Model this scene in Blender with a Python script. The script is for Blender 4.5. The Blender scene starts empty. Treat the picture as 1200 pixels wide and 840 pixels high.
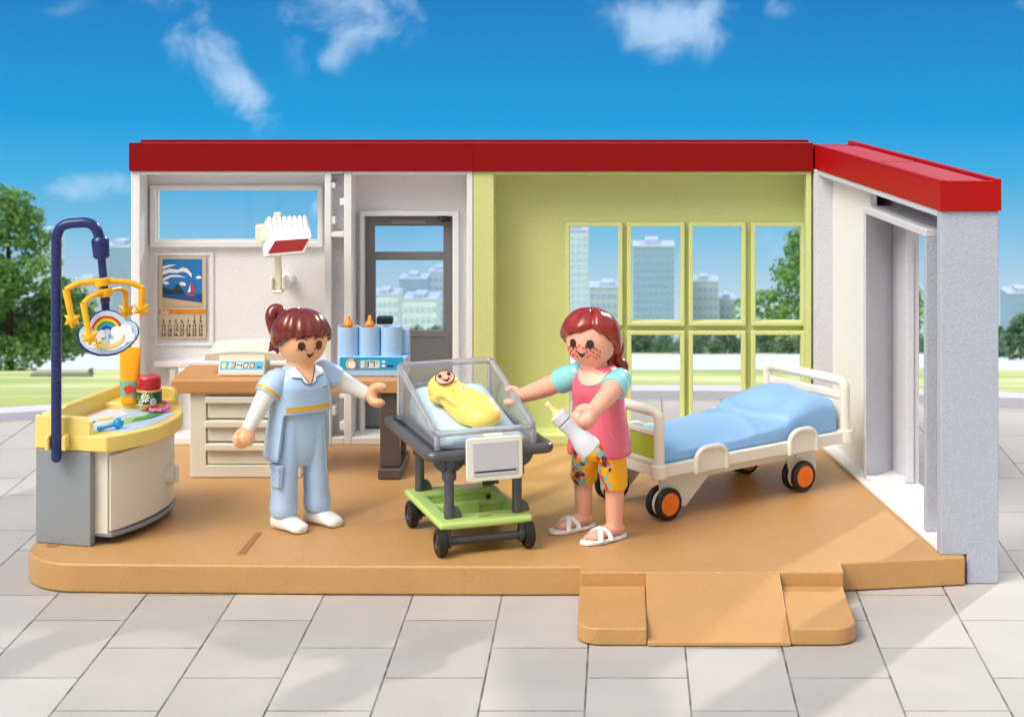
import bpy, bmesh, math, random
from mathutils import Vector, Matrix, Quaternion
random.seed(7)
PI = math.pi
SC = bpy.context.scene
COL = SC.collection
F, CX, H, FZ = 2280.0, 730.0, 4.21, 0.21      # focal length (px of the 1200 px photo), principal column, eye height, floor height
def W(px, py, d): return Vector(((px - CX) * d / F, d, H - py * d / F))
def X_(px, d): return (px - CX) * d / F
def Z_(py, d): return H - py * d / F
def lin(c):
    r = []
    for v in c[:3]:
        v /= 255.0
        r.append(v / 12.92 if v <= .04045 else ((v + .055) / 1.055) ** 2.4)
    return (r[0], r[1], r[2], 1)

# ---------------------------------------------------------------- materials
def nodes(name):
    m = bpy.data.materials.new(name); m.use_nodes = True
    nt = m.node_tree; b = nt.nodes['Principled BSDF']
    return m, nt, b
def N(nt, t, **kw):
    n = nt.nodes.new(t)
    for k, v in kw.items(): setattr(n, k, v)
    return n
def plastic(name, rgb, rough=.32, bump=0.0, scale=60, sss=0.0, vary=.04, coat=0.0, metallic=0, spec=.5, dist=.004, speck=0.0):
    m, nt, b = nodes(name)
    c = lin(rgb); L = nt.links
    tc = N(nt, 'ShaderNodeTexCoord')
    n1 = N(nt, 'ShaderNodeTexNoise'); n1.inputs['Scale'].default_value = 3.0; n1.inputs['Detail'].default_value = 5
    L.new(tc.outputs['Object'], n1.inputs['Vector'])
    mx = N(nt, 'ShaderNodeMix', data_type='RGBA')
    mx.inputs[6].default_value = tuple(min(1, v * (1 - vary)) for v in c[:3]) + (1,)
    mx.inputs[7].default_value = tuple(min(1, v * (1 + vary)) for v in c[:3]) + (1,)
    L.new(n1.outputs[0], mx.inputs[0]); L.new(mx.outputs[2], b.inputs['Base Color'])
    if speck:
        n4 = N(nt, 'ShaderNodeTexNoise'); n4.inputs['Scale'].default_value = scale * 1.3; n4.inputs['Detail'].default_value = 1; L.new(tc.outputs['Object'], n4.inputs['Vector'])
        m4 = N(nt, 'ShaderNodeMapRange'); m4.inputs[1].default_value = .35; m4.inputs[2].default_value = .65; m4.inputs[3].default_value = 1 - speck; m4.inputs[4].default_value = 1 + speck; L.new(n4.outputs[0], m4.inputs[0])
        v4 = N(nt, 'ShaderNodeVectorMath', operation='SCALE'); L.new(mx.outputs[2], v4.inputs[0]); L.new(m4.outputs[0], v4.inputs[3]); L.new(v4.outputs[0], b.inputs['Base Color'])
    n2 = N(nt, 'ShaderNodeTexNoise'); n2.inputs['Scale'].default_value = 14.0; n2.inputs['Detail'].default_value = 6
    L.new(tc.outputs['Object'], n2.inputs['Vector'])
    mr = N(nt, 'ShaderNodeMapRange'); mr.inputs[3].default_value = max(.04, rough - .06); mr.inputs[4].default_value = rough + .06
    L.new(n2.outputs[0], mr.inputs[0]); L.new(mr.outputs[0], b.inputs['Roughness'])
    b.inputs['Specular IOR Level'].default_value = spec
    b.inputs['Metallic'].default_value = metallic
    if sss: b.inputs['Subsurface Weight'].default_value = sss; b.inputs['Subsurface Scale'].default_value = .03
    if coat: b.inputs['Coat Weight'].default_value = coat; b.inputs['Coat Roughness'].default_value = .12
    if bump:
        n3 = N(nt, 'ShaderNodeTexNoise'); n3.inputs['Scale'].default_value = scale; n3.inputs['Detail'].default_value = 2
        L.new(tc.outputs['Object'], n3.inputs['Vector'])
        bp = N(nt, 'ShaderNodeBump'); bp.inputs['Strength'].default_value = bump; bp.inputs['Distance'].default_value = dist
        L.new(n3.outputs[0], bp.inputs['Height']); L.new(bp.outputs[0], b.inputs['Normal'])
    return m
def clear(name, tint=(.93, .95, .98, 1), ior=1.5, rough=.03, dens=.0):
    m = bpy.data.materials.new(name); m.use_nodes = True; nt = m.node_tree; nt.nodes.clear(); L = nt.links
    o = N(nt, 'ShaderNodeOutputMaterial'); t = N(nt, 'ShaderNodeBsdfTransparent'); g = N(nt, 'ShaderNodeBsdfGlossy'); f0 = N(nt, 'ShaderNodeLayerWeight'); f0.inputs[0].default_value = .5; fp_ = N(nt, 'ShaderNodeMath', operation='POWER'); L.new(f0.outputs['Facing'], fp_.inputs[0]); fp_.inputs[1].default_value = 3.0; f = N(nt, 'ShaderNodeMath', operation='MULTIPLY_ADD'); L.new(fp_.outputs[0], f.inputs[0]); f.inputs[1].default_value = .42; x = N(nt, 'ShaderNodeMixShader')
    t.inputs[0].default_value = tint; g.inputs['Roughness'].default_value = rough; f.inputs[2].default_value = .12 if ior > 1.3 else .02
    L.new(f.outputs[0], x.inputs[0]); L.new(t.outputs[0], x.inputs[1]); L.new(g.outputs[0], x.inputs[2]); L.new(x.outputs[0], o.inputs[0])
    if dens:   # faint white tint painted in as sheen, so the clear walls show
        df = N(nt, 'ShaderNodeBsdfDiffuse'); df.inputs[0].default_value = (.9, .93, .97, 1); x2 = N(nt, 'ShaderNodeMixShader'); x2.inputs[0].default_value = dens
        L.new(x.outputs[0], x2.inputs[1]); L.new(df.outputs[0], x2.inputs[2]); L.new(x2.outputs[0], o.inputs[0])
    return m
def glass(name, tint=(.9, .93, .96, 1), rough=.02):
    m, nt, b = nodes(name)
    b.inputs['Base Color'].default_value = tint; b.inputs['Transmission Weight'].default_value = 1
    b.inputs['Roughness'].default_value = rough; b.inputs['IOR'].default_value = 1.45
    return m

# ---------------------------------------------------------------- objects
def worldloc(o):
    v = Vector((0, 0, 0))
    while o: v += o.location; o = o.parent
    return v
def meta(o, label=None, cat=None, group=None, kind=None):
    if label: o['label'] = label
    if cat: o['category'] = cat
    if group: o['group'] = group
    if kind: o['kind'] = kind
    return o
def thing(name, label, cat, loc, group=None):
    o = bpy.data.objects.new(name, None); COL.objects.link(o); o.location = Vector(loc); o.empty_display_size = .1
    return meta(o, label, cat, group)
def B(): return bmesh.new()
def link(name, bm, mats, parent=None, loc=None, bevel=0, remesh=0, smooth=35, sub=0, label=None, seg=3, relax=0, normals=True):
    org = Vector(loc) if loc is not None else Vector((0, 0, 0))
    if parent is not None: org = worldloc(parent)
    if normals: bmesh.ops.recalc_face_normals(bm, faces=bm.faces[:])
    bmesh.ops.translate(bm, verts=bm.verts[:], vec=-org)
    me = bpy.data.meshes.new(name); bm.to_mesh(me); bm.free()
    if not isinstance(mats, (list, tuple)): mats = [mats]
    for m in mats: me.materials.append(m)
    for p in me.polygons: p.use_smooth = smooth > 0
    if 0 < smooth < 180: me.set_sharp_from_angle(angle=math.radians(smooth))
    o = bpy.data.objects.new(name, me); COL.objects.link(o)
    if parent is not None: o.parent = parent
    else: o.location = org
    if remesh:
        r = o.modifiers.new('r', 'REMESH'); r.mode = 'VOXEL'; r.voxel_size = remesh; r.use_smooth_shade = True
        if relax:
            s = o.modifiers.new('s', 'CORRECTIVE_SMOOTH' if False else 'SMOOTH'); s.factor = .5; s.iterations = relax
    if bevel:
        b = o.modifiers.new('b', 'BEVEL'); b.width = bevel; b.segments = seg; b.limit_method = 'ANGLE'; b.angle_limit = math.radians(40); b.harden_normals = False
        for p in me.polygons: p.use_smooth = True
        w = o.modifiers.new('w', 'WEIGHTED_NORMAL'); w.keep_sharp = False
    if sub:
        s = o.modifiers.new('d', 'SUBSURF'); s.levels = sub; s.render_levels = sub
    if label: o['label'] = label
    return o
def solo(name, label, cat, bm, mat, loc, group=None, **k):
    return meta(link(name, bm, mat, loc=loc, **k), label, cat, group)
def copy_thing(r, loc, rz=0, sc=1, label=None):
    c = r.copy(); COL.objects.link(c); c.location = Vector(loc); c.rotation_euler = (0, 0, rz)
    c.scale = (sc, sc, sc) if not isinstance(sc, tuple) else sc
    if label: c['label'] = label
    for ch in list(r.children):
        k = ch.copy(); COL.objects.link(k); k.parent = c
    return c

# ---------------------------------------------------------------- shapes
def box(bm, x0, x1, y0, y1, z0, z1, M=None):
    vs = [bm.verts.new((x, y, z)) for x in (x0, x1) for y in (y0, y1) for z in (z0, z1)]
    for f in ((0, 1, 3, 2), (4, 6, 7, 5), (0, 4, 5, 1), (2, 3, 7, 6), (0, 2, 6, 4), (1, 5, 7, 3)): bm.faces.new([vs[i] for i in f])
    if M is not None:
        for v in vs: v.co = M @ v.co
    return vs
def hexa(bm, a, b):
    """solid between two same-count loops of points"""
    A = [bm.verts.new(p) for p in a]; C = [bm.verts.new(p) for p in b]; n = len(A)
    bm.faces.new(A); bm.faces.new(C[::-1])
    for i in range(n): bm.faces.new((A[i], C[i], C[(i + 1) % n], A[(i + 1) % n]))
def prism(bm, pts, z0, z1):
    hexa(bm, [(x, y, z0) for x, y in pts], [(x, y, z1) for x, y in pts])
def panel(bm, fn, us, vs_, holes, t):
    """plate with rectangular holes: fn(u, v, depth) -> point; holes = (u0,u1,v0,v1)"""
    U = sorted(set(list(us) + [h[0] for h in holes] + [h[1] for h in holes])); V = sorted(set(list(vs_) + [h[2] for h in holes] + [h[3] for h in holes]))
    vf, vb = {}, {}
    def g(D, i, j, dep):
        if (i, j) not in D: D[(i, j)] = bm.verts.new(fn(U[i], V[j], dep))
        return D[(i, j)]
    solid = {}
    for i in range(len(U) - 1):
        for j in range(len(V) - 1):
            cu, cv = (U[i] + U[i + 1]) / 2, (V[j] + V[j + 1]) / 2
            solid[(i, j)] = not any(h[0] < cu < h[1] and h[2] < cv < h[3] for h in holes)
    for (i, j), s in solid.items():
        if not s: continue
        q = [(i, j), (i + 1, j), (i + 1, j + 1), (i, j + 1)]
        bm.faces.new([g(vf, a, b, 0) for a, b in q]); bm.faces.new([g(vb, a, b, t) for a, b in q][::-1])
        for k, (di, dj) in enumerate(((0, -1), (1, 0), (0, 1), (-1, 0))):
            if not solid.get((i + di, j + dj), False):
                a, b = q[k], q[(k + 1) % 4]
                bm.faces.new((g(vf, *a, 0), g(vb, *a, t), g(vb, *b, t), g(vf, *b, 0)))
def frame_of(d):
    d = d.normalized(); up = Vector((0, 0, 1)) if abs(d.z) < .9 else Vector((0, 1, 0))
    a = d.cross(up).normalized(); return a, a.cross(d).normalized()
def catmull(P, n=6):
    P = [Vector(p) for p in P]; out = []
    for i in range(len(P) - 1):
        p0 = P[max(i - 1, 0)]; p1 = P[i]; p2 = P[i + 1]; p3 = P[min(i + 2, len(P) - 1)]
        for k in range(n):
            t = k / n
            out.append(.5 * ((2 * p1) + (p2 - p0) * t + (2 * p0 - 5 * p1 + 4 * p2 - p3) * t * t + (3 * p1 - p0 - 3 * p2 + p3) * t ** 3))
    out.append(P[-1]); return out
def tube(bm, P, R, seg=16, smooth=0, cap=True, flat=None, roundcap=False):
    """sweep; R radius or list; flat=(vector, k) squashes along a world vector"""
    P = [Vector(p) for p in P]
    if not isinstance(R, (list, tuple)): R = [R] * len(P)
    if smooth:
        R4 = [Vector((r, 0, 0)) for r in R]; P2 = catmull(P, smooth); R = [max(v.x, 1e-4) for v in catmull(R4, smooth)]; P = P2
    if roundcap:
        d0 = (P[0] - P[1]).normalized(); d1 = (P[-1] - P[-2]).normalized(); n = 5
        a = [(P[0] + d0 * R[0] * math.cos(PI / 2 * k / n), R[0] * math.sin(PI / 2 * k / n) + 1e-4) for k in range(n)]
        b = [(P[-1] + d1 * R[-1] * math.sin(PI / 2 * k / n), R[-1] * math.cos(PI / 2 * k / n) + 1e-4) for k in range(1, n + 1)]
        P = [q[0] for q in a] + P + [q[0] for q in b]; R = [q[1] for q in a] + list(R) + [q[1] for q in b]
    rings = []; t = (P[1] - P[0]).normalized(); a, b = frame_of(t)
    for i, p in enumerate(P):
        t2 = (P[min(i + 1, len(P) - 1)] - P[max(i - 1, 0)])
        t2 = t2.normalized() if t2.length > 1e-9 else t
        q = t.rotation_difference(t2); a = q @ a; b = q @ b; t = t2
        ring = []
        for k in range(seg):
            w = 2 * PI * k / seg; o = (a * math.cos(w) + b * math.sin(w)) * R[i]
            if flat: o = o - flat[0] * o.dot(flat[0]) * (1 - flat[1])
            ring.append(bm.verts.new(p + o))
        rings.append(ring)
    for r0, r1 in zip(rings, rings[1:]):
        for k in range(seg): bm.faces.new((r0[k], r0[(k + 1) % seg], r1[(k + 1) % seg], r1[k]))
    if cap: bm.faces.new(rings[0][::-1]); bm.faces.new(rings[-1])
def loft(bm, rings, cap=True):
    V = [[bm.verts.new(p) for p in r] for r in rings]; n = len(V[0])
    for r0, r1 in zip(V, V[1:]):
        for k in range(n): bm.faces.new((r0[k], r0[(k + 1) % n], r1[(k + 1) % n], r1[k]))
    if cap: bm.faces.new(V[0][::-1]); bm.faces.new(V[-1])
def sup(hw, hd, z, y=0, x=0, e=2.6, n=32):
    r = []
    for k in range(n):
        w = 2 * PI * k / n; c, s = math.cos(w), math.sin(w)
        r.append(Vector((x + hw * math.copysign(abs(c) ** (2 / e), c), y + hd * math.copysign(abs(s) ** (2 / e), s), z)))
    return r
def ellipsoid(bm, c, r, M=None, u=24, v=14):
    c = Vector(c); R = Vector(r) if isinstance(r, (tuple, list, Vector)) else Vector((r, r, r))
    top = None; rings = []
    for j in range(1, v):
        th = PI * j / v; ring = []
        for k in range(u):
            p = Vector((R.x * math.sin(th) * math.cos(2 * PI * k / u), R.y * math.sin(th) * math.sin(2 * PI * k / u), R.z * math.cos(th)))
            if M is not None: p = M @ p
            ring.append(bm.verts.new(c + p))
        rings.append(ring)
    a = Vector((0, 0, R.z)); a = M @ a if M is not None else a
    t = bm.verts.new(c + a); b = bm.verts.new(c - a)
    for k in range(u): bm.faces.new((t, rings[0][k], rings[0][(k + 1) % u])); bm.faces.new((b, rings[-1][(k + 1) % u], rings[-1][k]))
    for r0, r1 in zip(rings, rings[1:]):
        for k in range(u): bm.faces.new((r0[k], r1[k], r1[(k + 1) % u], r0[(k + 1) % u]))
def lathe(bm, prof, c, axis=(0, 0, 1), seg=28):
    """prof: (radius, height) list along axis from c"""
    ax = Vector(axis).normalized(); a, b = frame_of(ax); c = Vector(c); V = []
    for r, h in prof: V.append([bm.verts.new(c + ax * h + (a * math.cos(2 * PI * k / seg) + b * math.sin(2 * PI * k / seg)) * max(r, 1e-4)) for k in range(seg)])
    for r0, r1 in zip(V, V[1:]):
        for k in range(seg): bm.faces.new((r0[k], r0[(k + 1) % seg], r1[(k + 1) % seg], r1[k]))
    bm.faces.new(V[0][::-1]); bm.faces.new(V[-1])
def slab(bm, pts, n, t):
    """thin solid: polygon pts extruded by t along n"""
    n = Vector(n).normalized(); hexa(bm, [Vector(p) + n * t for p in pts], [Vector(p) for p in pts])
def pic(pts, d, t=.004):
    """a flat printed shape lying in a frontal plane at depth d, a few mm thick"""
    bm = B(); slab(bm, [W(x, y, d) for x, y in pts], (0, -1, 0), t); return bm
def disc_pts(x, y, rx, ry=None, n=20, a0=0, a1=360):
    ry = ry or rx; return [(x + rx * math.cos(math.radians(a0 + (a1 - a0) * k / n)), y - ry * math.sin(math.radians(a0 + (a1 - a0) * k / n))) for k in range(n + (a1 - a0 != 360))]
def text_bm(s, size, fn, spacing=1.0, t=.003, align='LEFT'):
    cu = bpy.data.curves.new('t', 'FONT'); cu.body = s; cu.size = size; cu.extrude = t / 2; cu.align_x = align; cu.space_character = spacing; cu.resolution_u = 3; cu.offset = size * .012
    ob = bpy.data.objects.new('t', cu); COL.objects.link(ob); dg = bpy.context.evaluated_depsgraph_get()
    me = bpy.data.meshes.new_from_object(ob.evaluated_get(dg)); bpy.data.objects.remove(ob); bpy.data.curves.remove(cu)
    bm = B(); bm.from_mesh(me); bpy.data.meshes.remove(me)
    for v in bm.verts: v.co = fn(v.co)
    return bm
def merge(bm, other):
    me = bpy.data.meshes.new('m'); other.to_mesh(me); other.free(); bm.from_mesh(me); bpy.data.meshes.remove(me)
def seg7(bm, s, x, y, w, h, th, fn, t=.004, slant=.12):
    """seven-segment digits in (x right, y up) mapped by fn(x, y) with thickness along its third arg"""
    S = {'0': 'abcdef', '3': 'abcdg', '4': 'bcfg', '7': 'abc', '8': 'abcdefg'}
    for ch in s:
        for k in S.get(ch, ''):
            q = {'a': (0, h, w, h), 'd': (0, 0, w, 0), 'g': (0, h / 2, w, h / 2), 'f': (0, h / 2, 0, h), 'b': (w, h / 2, w, h), 'e': (0, 0, 0, h / 2), 'c': (w, 0, w, h / 2)}[k]
            x0, y0, x1, y1 = q
            if y0 == y1: P = [(x0 - th / 2, y0 - th / 2), (x1 + th / 2, y0 - th / 2), (x1 + th / 2, y0 + th / 2), (x0 - th / 2, y0 + th / 2)]
            else: P = [(x0 - th / 2, y0), (x0 + th / 2, y0), (x1 + th / 2, y1), (x1 - th / 2, y1)]
            P = [(x + a + slant * b, y + b) for a, b in P]
            hexa(bm, [fn(a, b, t) for a, b in P], [fn(a, b, 0) for a, b in P])
        x += w * 1.55
# ---------------------------------------------------------------- camera
cam = bpy.data.cameras.new('camera'); camo = bpy.data.objects.new('camera', cam); COL.objects.link(camo)
camo.location = (0, 0, H); camo.rotation_euler = (PI / 2, 0, 0)
cam.sensor_width = 36; cam.lens = F / 1200 * 36; cam.shift_x = -(CX - 600) / 1200; cam.shift_y = -420 / 1200
cam.clip_start = .1; cam.clip_end = 8000
cam.dof.use_dof = True; cam.dof.focus_distance = 14.9; cam.dof.aperture_fstop = 3.2
SC.camera = camo
SC.view_settings.view_transform = 'Standard'; SC.view_settings.look = 'None'; SC.view_settings.exposure = -.11; SC.view_settings.gamma = 1
SC.cycles.use_denoising = True; SC.cycles.transparent_max_bounces = 24; SC.cycles.max_bounces = 10; SC.cycles.sample_clamp_indirect = 6

# ---------------------------------------------------------------- light
TR = Vector((-.60, -1.0, -.66)).normalized()                      # the way sunlight travels: low from behind, from the right
sl = bpy.data.lights.new('sun', 'SUN'); so = bpy.data.objects.new('sun', sl); COL.objects.link(so)
sl.energy = 2.2; sl.angle = math.radians(1.8); sl.color = (1, .95, .86)
so.rotation_euler = TR.to_track_quat('-Z', 'Y').to_euler(); so.location = (30, 40, 30)
w = bpy.data.worlds.new('World'); SC.world = w; w.use_nodes = True
nt = w.node_tree; nt.nodes.clear(); L = nt.links
def M_(op, a, b=None, c=None, clamp=False):
    n = N(nt, 'ShaderNodeMath', operation=op, use_clamp=clamp)
    for i, v in enumerate((a, b, c)):
        if v is None: continue
        if isinstance(v, (int, float)): n.inputs[i].default_value = v
        else: L.new(v, n.inputs[i])
    return n.outputs[0]
def SS(v, a, b):
    n = N(nt, 'ShaderNodeMapRange', interpolation_type='SMOOTHSTEP'); n.inputs[1].default_value = a; n.inputs[2].default_value = b; L.new(v, n.inputs[0]); return n.outputs[0]
def MIX(f, a, b):
    n = N(nt, 'ShaderNodeMix', data_type='RGBA')
    for i, v in ((0, f), (6, a), (7, b)):
        if isinstance(v, (int, float)): n.inputs[i].default_value = v
        elif isinstance(v, tuple): n.inputs[i].default_value = v
        else: L.new(v, n.inputs[i])
    return n.outputs[2]
tc = N(nt, 'ShaderNodeTexCoord'); sp = N(nt, 'ShaderNodeSeparateXYZ'); L.new(tc.outputs['Generated'], sp.inputs[0])
x, y, z = sp.outputs
al = math.atan(395 / F)                                            # the distant country lies downhill of the plaza: its horizon sits lower
e = M_('ADD', M_('MULTIPLY', z, math.cos(al)), M_('MULTIPLY', y, math.sin(al)))
ramp = N(nt, 'ShaderNodeValToRGB'); L.new(M_('MULTIPLY', e, 2.0, clamp=True), ramp.inputs[0])
cr = ramp.color_ramp
stops = [(0, (234, 243, 248)), (.04, (206, 232, 247)), (.10, (138, 208, 246)), (.155, (70, 188, 243)), (.215, (0, 166, 236)), (.34, (0, 132, 210)), (.7, (40, 110, 190)), (1, (60, 130, 205))]
cr.elements[0].position, cr.elements[0].color = stops[0][0], lin(stops[0][1]); cr.elements[1].position, cr.elements[1].color = stops[-1][0], lin(stops[-1][1])
for p, c in stops[1:-1]: el = cr.elements.new(p); el.color = lin(c)
nish = N(nt, 'ShaderNodeTexSky', sky_type='NISHITA'); nish.sun_disc = False
nish.sun_elevation = math.asin(-TR.z); nish.sun_rotation = math.atan2(-TR.x, -TR.y)
sc10 = N(nt, 'ShaderNodeVectorMath', operation='SCALE'); L.new(ramp.outputs[0], sc10.inputs[0]); sc10.inputs[3].default_value = 9.4
base = MIX(M_('MULTIPLY', SS(e, .22, .8), .4), sc10.outputs[0], nish.outputs[0])
# clouds: patches in the direction plane in front, broken by noise
u = M_('DIVIDE', x, M_('MAXIMUM', y, .05)); v = M_('DIVIDE', z, M_('MAXIMUM', y, .05))
cmb = N(nt, 'ShaderNodeCombineXYZ'); L.new(u, cmb.inputs[0]); L.new(v, cmb.inputs[1])
nz = N(nt, 'ShaderNodeTexNoise'); nz.inputs['Scale'].default_value = 34; nz.inputs['Detail'].default_value = 9; nz.inputs['Roughness'].default_value = .56; nz.inputs['Distortion'].default_value = .5
L.new(cmb.outputs[0], nz.inputs['Vector'])
tot = None
for (cxp, cyp, rx, ry, ang, amp) in ((225, 45, 85, 28, -48, 1.0), (290, 108, 42, 20, -30, .95), (410, 15, 74, 40, 0, 1.15), (385, 72, 26, 12, 20, .55), (388, 143, 15, 8, 0, .5),
                                     (775, 18, 62, 34, -10, 1.25), (795, 45, 34, 24, 0, .8), (905, 6, 26, 12, 0, .6), (112, 222, 62, 15, 8, 1.15), (355, 244, 40, 13, 0, .75), (60, 10, 40, 20, 0, .35), (912, 290, 30, 26, 0, .7), (1195, 4, 30, 10, 0, .5), (560, 60, 30, 14, 0, .2)):
    a = math.radians(ang); cu, cv = (cxp - CX) / F, -cyp / F
    du = M_('SUBTRACT', u, cu); dv = M_('SUBTRACT', v, cv)
    p = M_('DIVIDE', M_('ADD', M_('MULTIPLY', du, math.cos(a)), M_('MULTIPLY', dv, math.sin(a))), rx * 1.22 / F)
    q = M_('DIVIDE', M_('SUBTRACT', M_('MULTIPLY', dv, math.cos(a)), M_('MULTIPLY', du, math.sin(a))), ry * 1.22 / F)
    g = M_('MULTIPLY', M_('EXPONENT', M_('MULTIPLY', M_('ADD', M_('MULTIPLY', p, p), M_('MULTIPLY', q, q)), -1.0)), amp)
    tot = g if tot is None else M_('ADD', tot, g)
cl = M_('MULTIPLY', SS(M_('ADD', tot, M_('MULTIPLY', M_('SUBTRACT', nz.outputs[0], .5), 3.2)), .30, 1.75), SS(tot, .02, .5))
cl = M_('MULTIPLY', cl, M_('MULTIPLY', SS(y, .2, .5), .78))
base = MIX(cl, base, (6.2, 8.4, 10.8, 1))
# added unseen white glow behind the viewer and overhead, for soft fill light
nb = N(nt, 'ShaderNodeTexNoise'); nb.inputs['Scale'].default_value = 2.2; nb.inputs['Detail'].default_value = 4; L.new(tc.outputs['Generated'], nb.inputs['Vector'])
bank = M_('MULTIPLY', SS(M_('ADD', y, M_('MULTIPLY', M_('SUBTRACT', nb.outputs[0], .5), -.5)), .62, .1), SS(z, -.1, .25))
sky_fill_col = MIX(SS(z, .0, .75), (2.6, 2.6, 2.65, 1), (8.9, 8.7, 8.5, 1))
base = MIX(bank, base, sky_fill_col)
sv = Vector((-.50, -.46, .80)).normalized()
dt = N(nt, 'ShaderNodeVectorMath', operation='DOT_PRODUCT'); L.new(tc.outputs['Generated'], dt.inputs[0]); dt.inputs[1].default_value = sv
lobe = M_('POWER', M_('MAXIMUM', dt.outputs['Value'], 0.0), 26.0)  # added softbox glow in the unseen sky, a key light from front left
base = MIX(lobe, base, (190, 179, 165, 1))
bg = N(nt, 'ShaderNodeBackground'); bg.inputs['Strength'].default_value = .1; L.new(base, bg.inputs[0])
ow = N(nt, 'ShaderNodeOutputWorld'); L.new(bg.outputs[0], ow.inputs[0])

# ---------------------------------------------------------------- ground
def pavement_mat():
    m, nt, b = nodes('paving'); L = nt.links
    tc = N(nt, 'ShaderNodeTexCoord'); mp = N(nt, 'ShaderNodeMapping'); L.new(tc.outputs['Object'], mp.inputs[0])
    mp.inputs['Rotation'].default_value = (0, 0, PI / 2); mp.inputs['Location'].default_value = (.33, .226, 0)
    br = N(nt, 'ShaderNodeTexBrick'); L.new(mp.outputs[0], br.inputs[0]); br.offset = .5
    br.inputs['Scale'].default_value = 1; br.inputs['Brick Width'].default_value = 1.12; br.inputs['Row Height'].default_value = .63
    br.inputs['Mortar Size'].default_value = .0075; br.inputs['Mortar Smooth'].default_value = .25; br.inputs['Bias'].default_value = 0
    br.inputs['Color1'].default_value = (.38, .37, .375, 1); br.inputs['Color2'].default_value = (.43, .42, .42, 1); br.inputs['Mortar'].default_value = (.13, .12, .12, 1)
    n1 = N(nt, 'ShaderNodeTexNoise'); n1.inputs['Scale'].default_value = 1.6; n1.inputs['Detail'].default_value = 8; L.new(tc.outputs['Object'], n1.inputs[0])
    n2 = N(nt, 'ShaderNodeTexNoise'); n2.inputs['Scale'].default_value = 90; n2.inputs['Detail'].default_value = 3; L.new(tc.outputs['Object'], n2.inputs[0])
    n3 = N(nt, 'ShaderNodeTexNoise'); n3.inputs['Scale'].default_value = 5; n3.inputs['Detail'].default_value = 6; L.new(tc.outputs['Object'], n3.inputs[0])
    r1 = N(nt, 'ShaderNodeMapRange'); r1.inputs[1].default_value = .3; r1.inputs[2].default_value = .7; r1.inputs[3].default_value = .93; r1.inputs[4].default_value = 1.05; L.new(n1.outputs[0], r1.inputs[0])
    r2 = N(nt, 'ShaderNodeMapRange'); r2.inputs[1].default_value = .3; r2.inputs[2].default_value = .7; r2.inputs[3].default_value = .94; r2.inputs[4].default_value = 1.05; L.new(n2.outputs[0], r2.inputs[0])
    mu = N(nt, 'ShaderNodeMath', operation='MULTIPLY'); L.new(r1.outputs[0], mu.inputs[0]); L.new(r2.outputs[0], mu.inputs[1])
    # joints are uneven: some filled pale, some dark
    jr = N(nt, 'ShaderNodeMapRange'); jr.inputs[1].default_value = .42; jr.inputs[2].default_value = .6; jr.inputs[3].default_value = .6; jr.inputs[4].default_value = 1; L.new(n3.outputs[0], jr.inputs[0])
    jf = N(nt, 'ShaderNodeMath', operation='MULTIPLY'); L.new(br.outputs['Fac'], jf.inputs[0]); L.new(jr.outputs[0], jf.inputs[1])
    # tile tone without its joints
    br2 = N(nt, 'ShaderNodeTexBrick'); L.new(mp.outputs[0], br2.inputs[0]); br2.offset = .5
    for k, v_ in (('Scale', 1), ('Brick Width', 1.12), ('Row Height', .63), ('Mortar Size', 0.0)): br2.inputs[k].default_value = v_
    br2.inputs['Color1'].default_value = (.395, .376, .356, 1); br2.inputs['Color2'].default_value = (.465, .446, .426, 1)
    jm = N(nt, 'ShaderNodeMix', data_type='RGBA'); L.new(jf.outputs[0], jm.inputs[0]); L.new(br2.outputs[0], jm.inputs[6]); jm.inputs[7].default_value = (.07, .065, .06, 1)
    vm = N(nt, 'ShaderNodeVectorMath', operation='SCALE'); L.new(jm.outputs[2], vm.inputs[0]); L.new(mu.outputs[0], vm.inputs[3])
    L.new(vm.outputs[0], b.inputs['Base Color']); b.inputs['Roughness'].default_value = .62
    bp = N(nt, 'ShaderNodeBump'); bp.inputs['Strength'].default_value = .35; bp.inputs['Distance'].default_value = .004
    hh = N(nt, 'ShaderNodeMath', operation='SUBTRACT'); L.new(n2.outputs[0], hh.inputs[0]); L.new(jf.outputs[0], hh.inputs[1]); L.new(hh.outputs[0], bp.inputs['Height']); L.new(bp.outputs[0], b.inputs['Normal'])
    return m
def grass_mat():
    m, nt, b = nodes('grass'); L = nt.links
    tc = N(nt, 'ShaderNodeTexCoord')
    n1 = N(nt, 'ShaderNodeTexNoise'); n1.inputs['Scale'].default_value = .05; n1.inputs['Detail'].default_value = 6; L.new(tc.outputs['Object'], n1.inputs[0])
    n2 = N(nt, 'ShaderNodeTexNoise'); n2.inputs['Scale'].default_value = 2; n2.inputs['Detail'].default_value = 5; L.new(tc.outputs['Object'], n2.inputs[0])
    mx = N(nt, 'ShaderNodeMix', data_type='RGBA'); mx.inputs[6].default_value = (.40, .50, .16, 1); mx.inputs[7].default_value = (.66, .72, .34, 1)  # two greens mixed by noise, painting in darker shadow bands
    r = N(nt, 'ShaderNodeMapRange'); r.inputs[1].default_value = .42; r.inputs[2].default_value = .56; L.new(n1.outputs[0], r.inputs[0]); L.new(r.outputs[0], mx.inputs[0])
    m2 = N(nt, 'ShaderNodeMix', data_type='RGBA'); m2.blend_type = 'MULTIPLY'; m2.inputs[0].default_value = .35; L.new(mx.outputs[2], m2.inputs[6]); L.new(n2.outputs['Color'], m2.inputs[7])
    L.new(m2.outputs[2], b.inputs['Base Color']); b.inputs['Roughness'].default_value = .9
    return m
MP = pavement_mat(); MG = grass_mat()
def rim(px_x): return 20.55 - .95 * min(1.6, ((px_x - .3) / 6.0) ** 2)   # the far edge of the paved terrace bows
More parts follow.
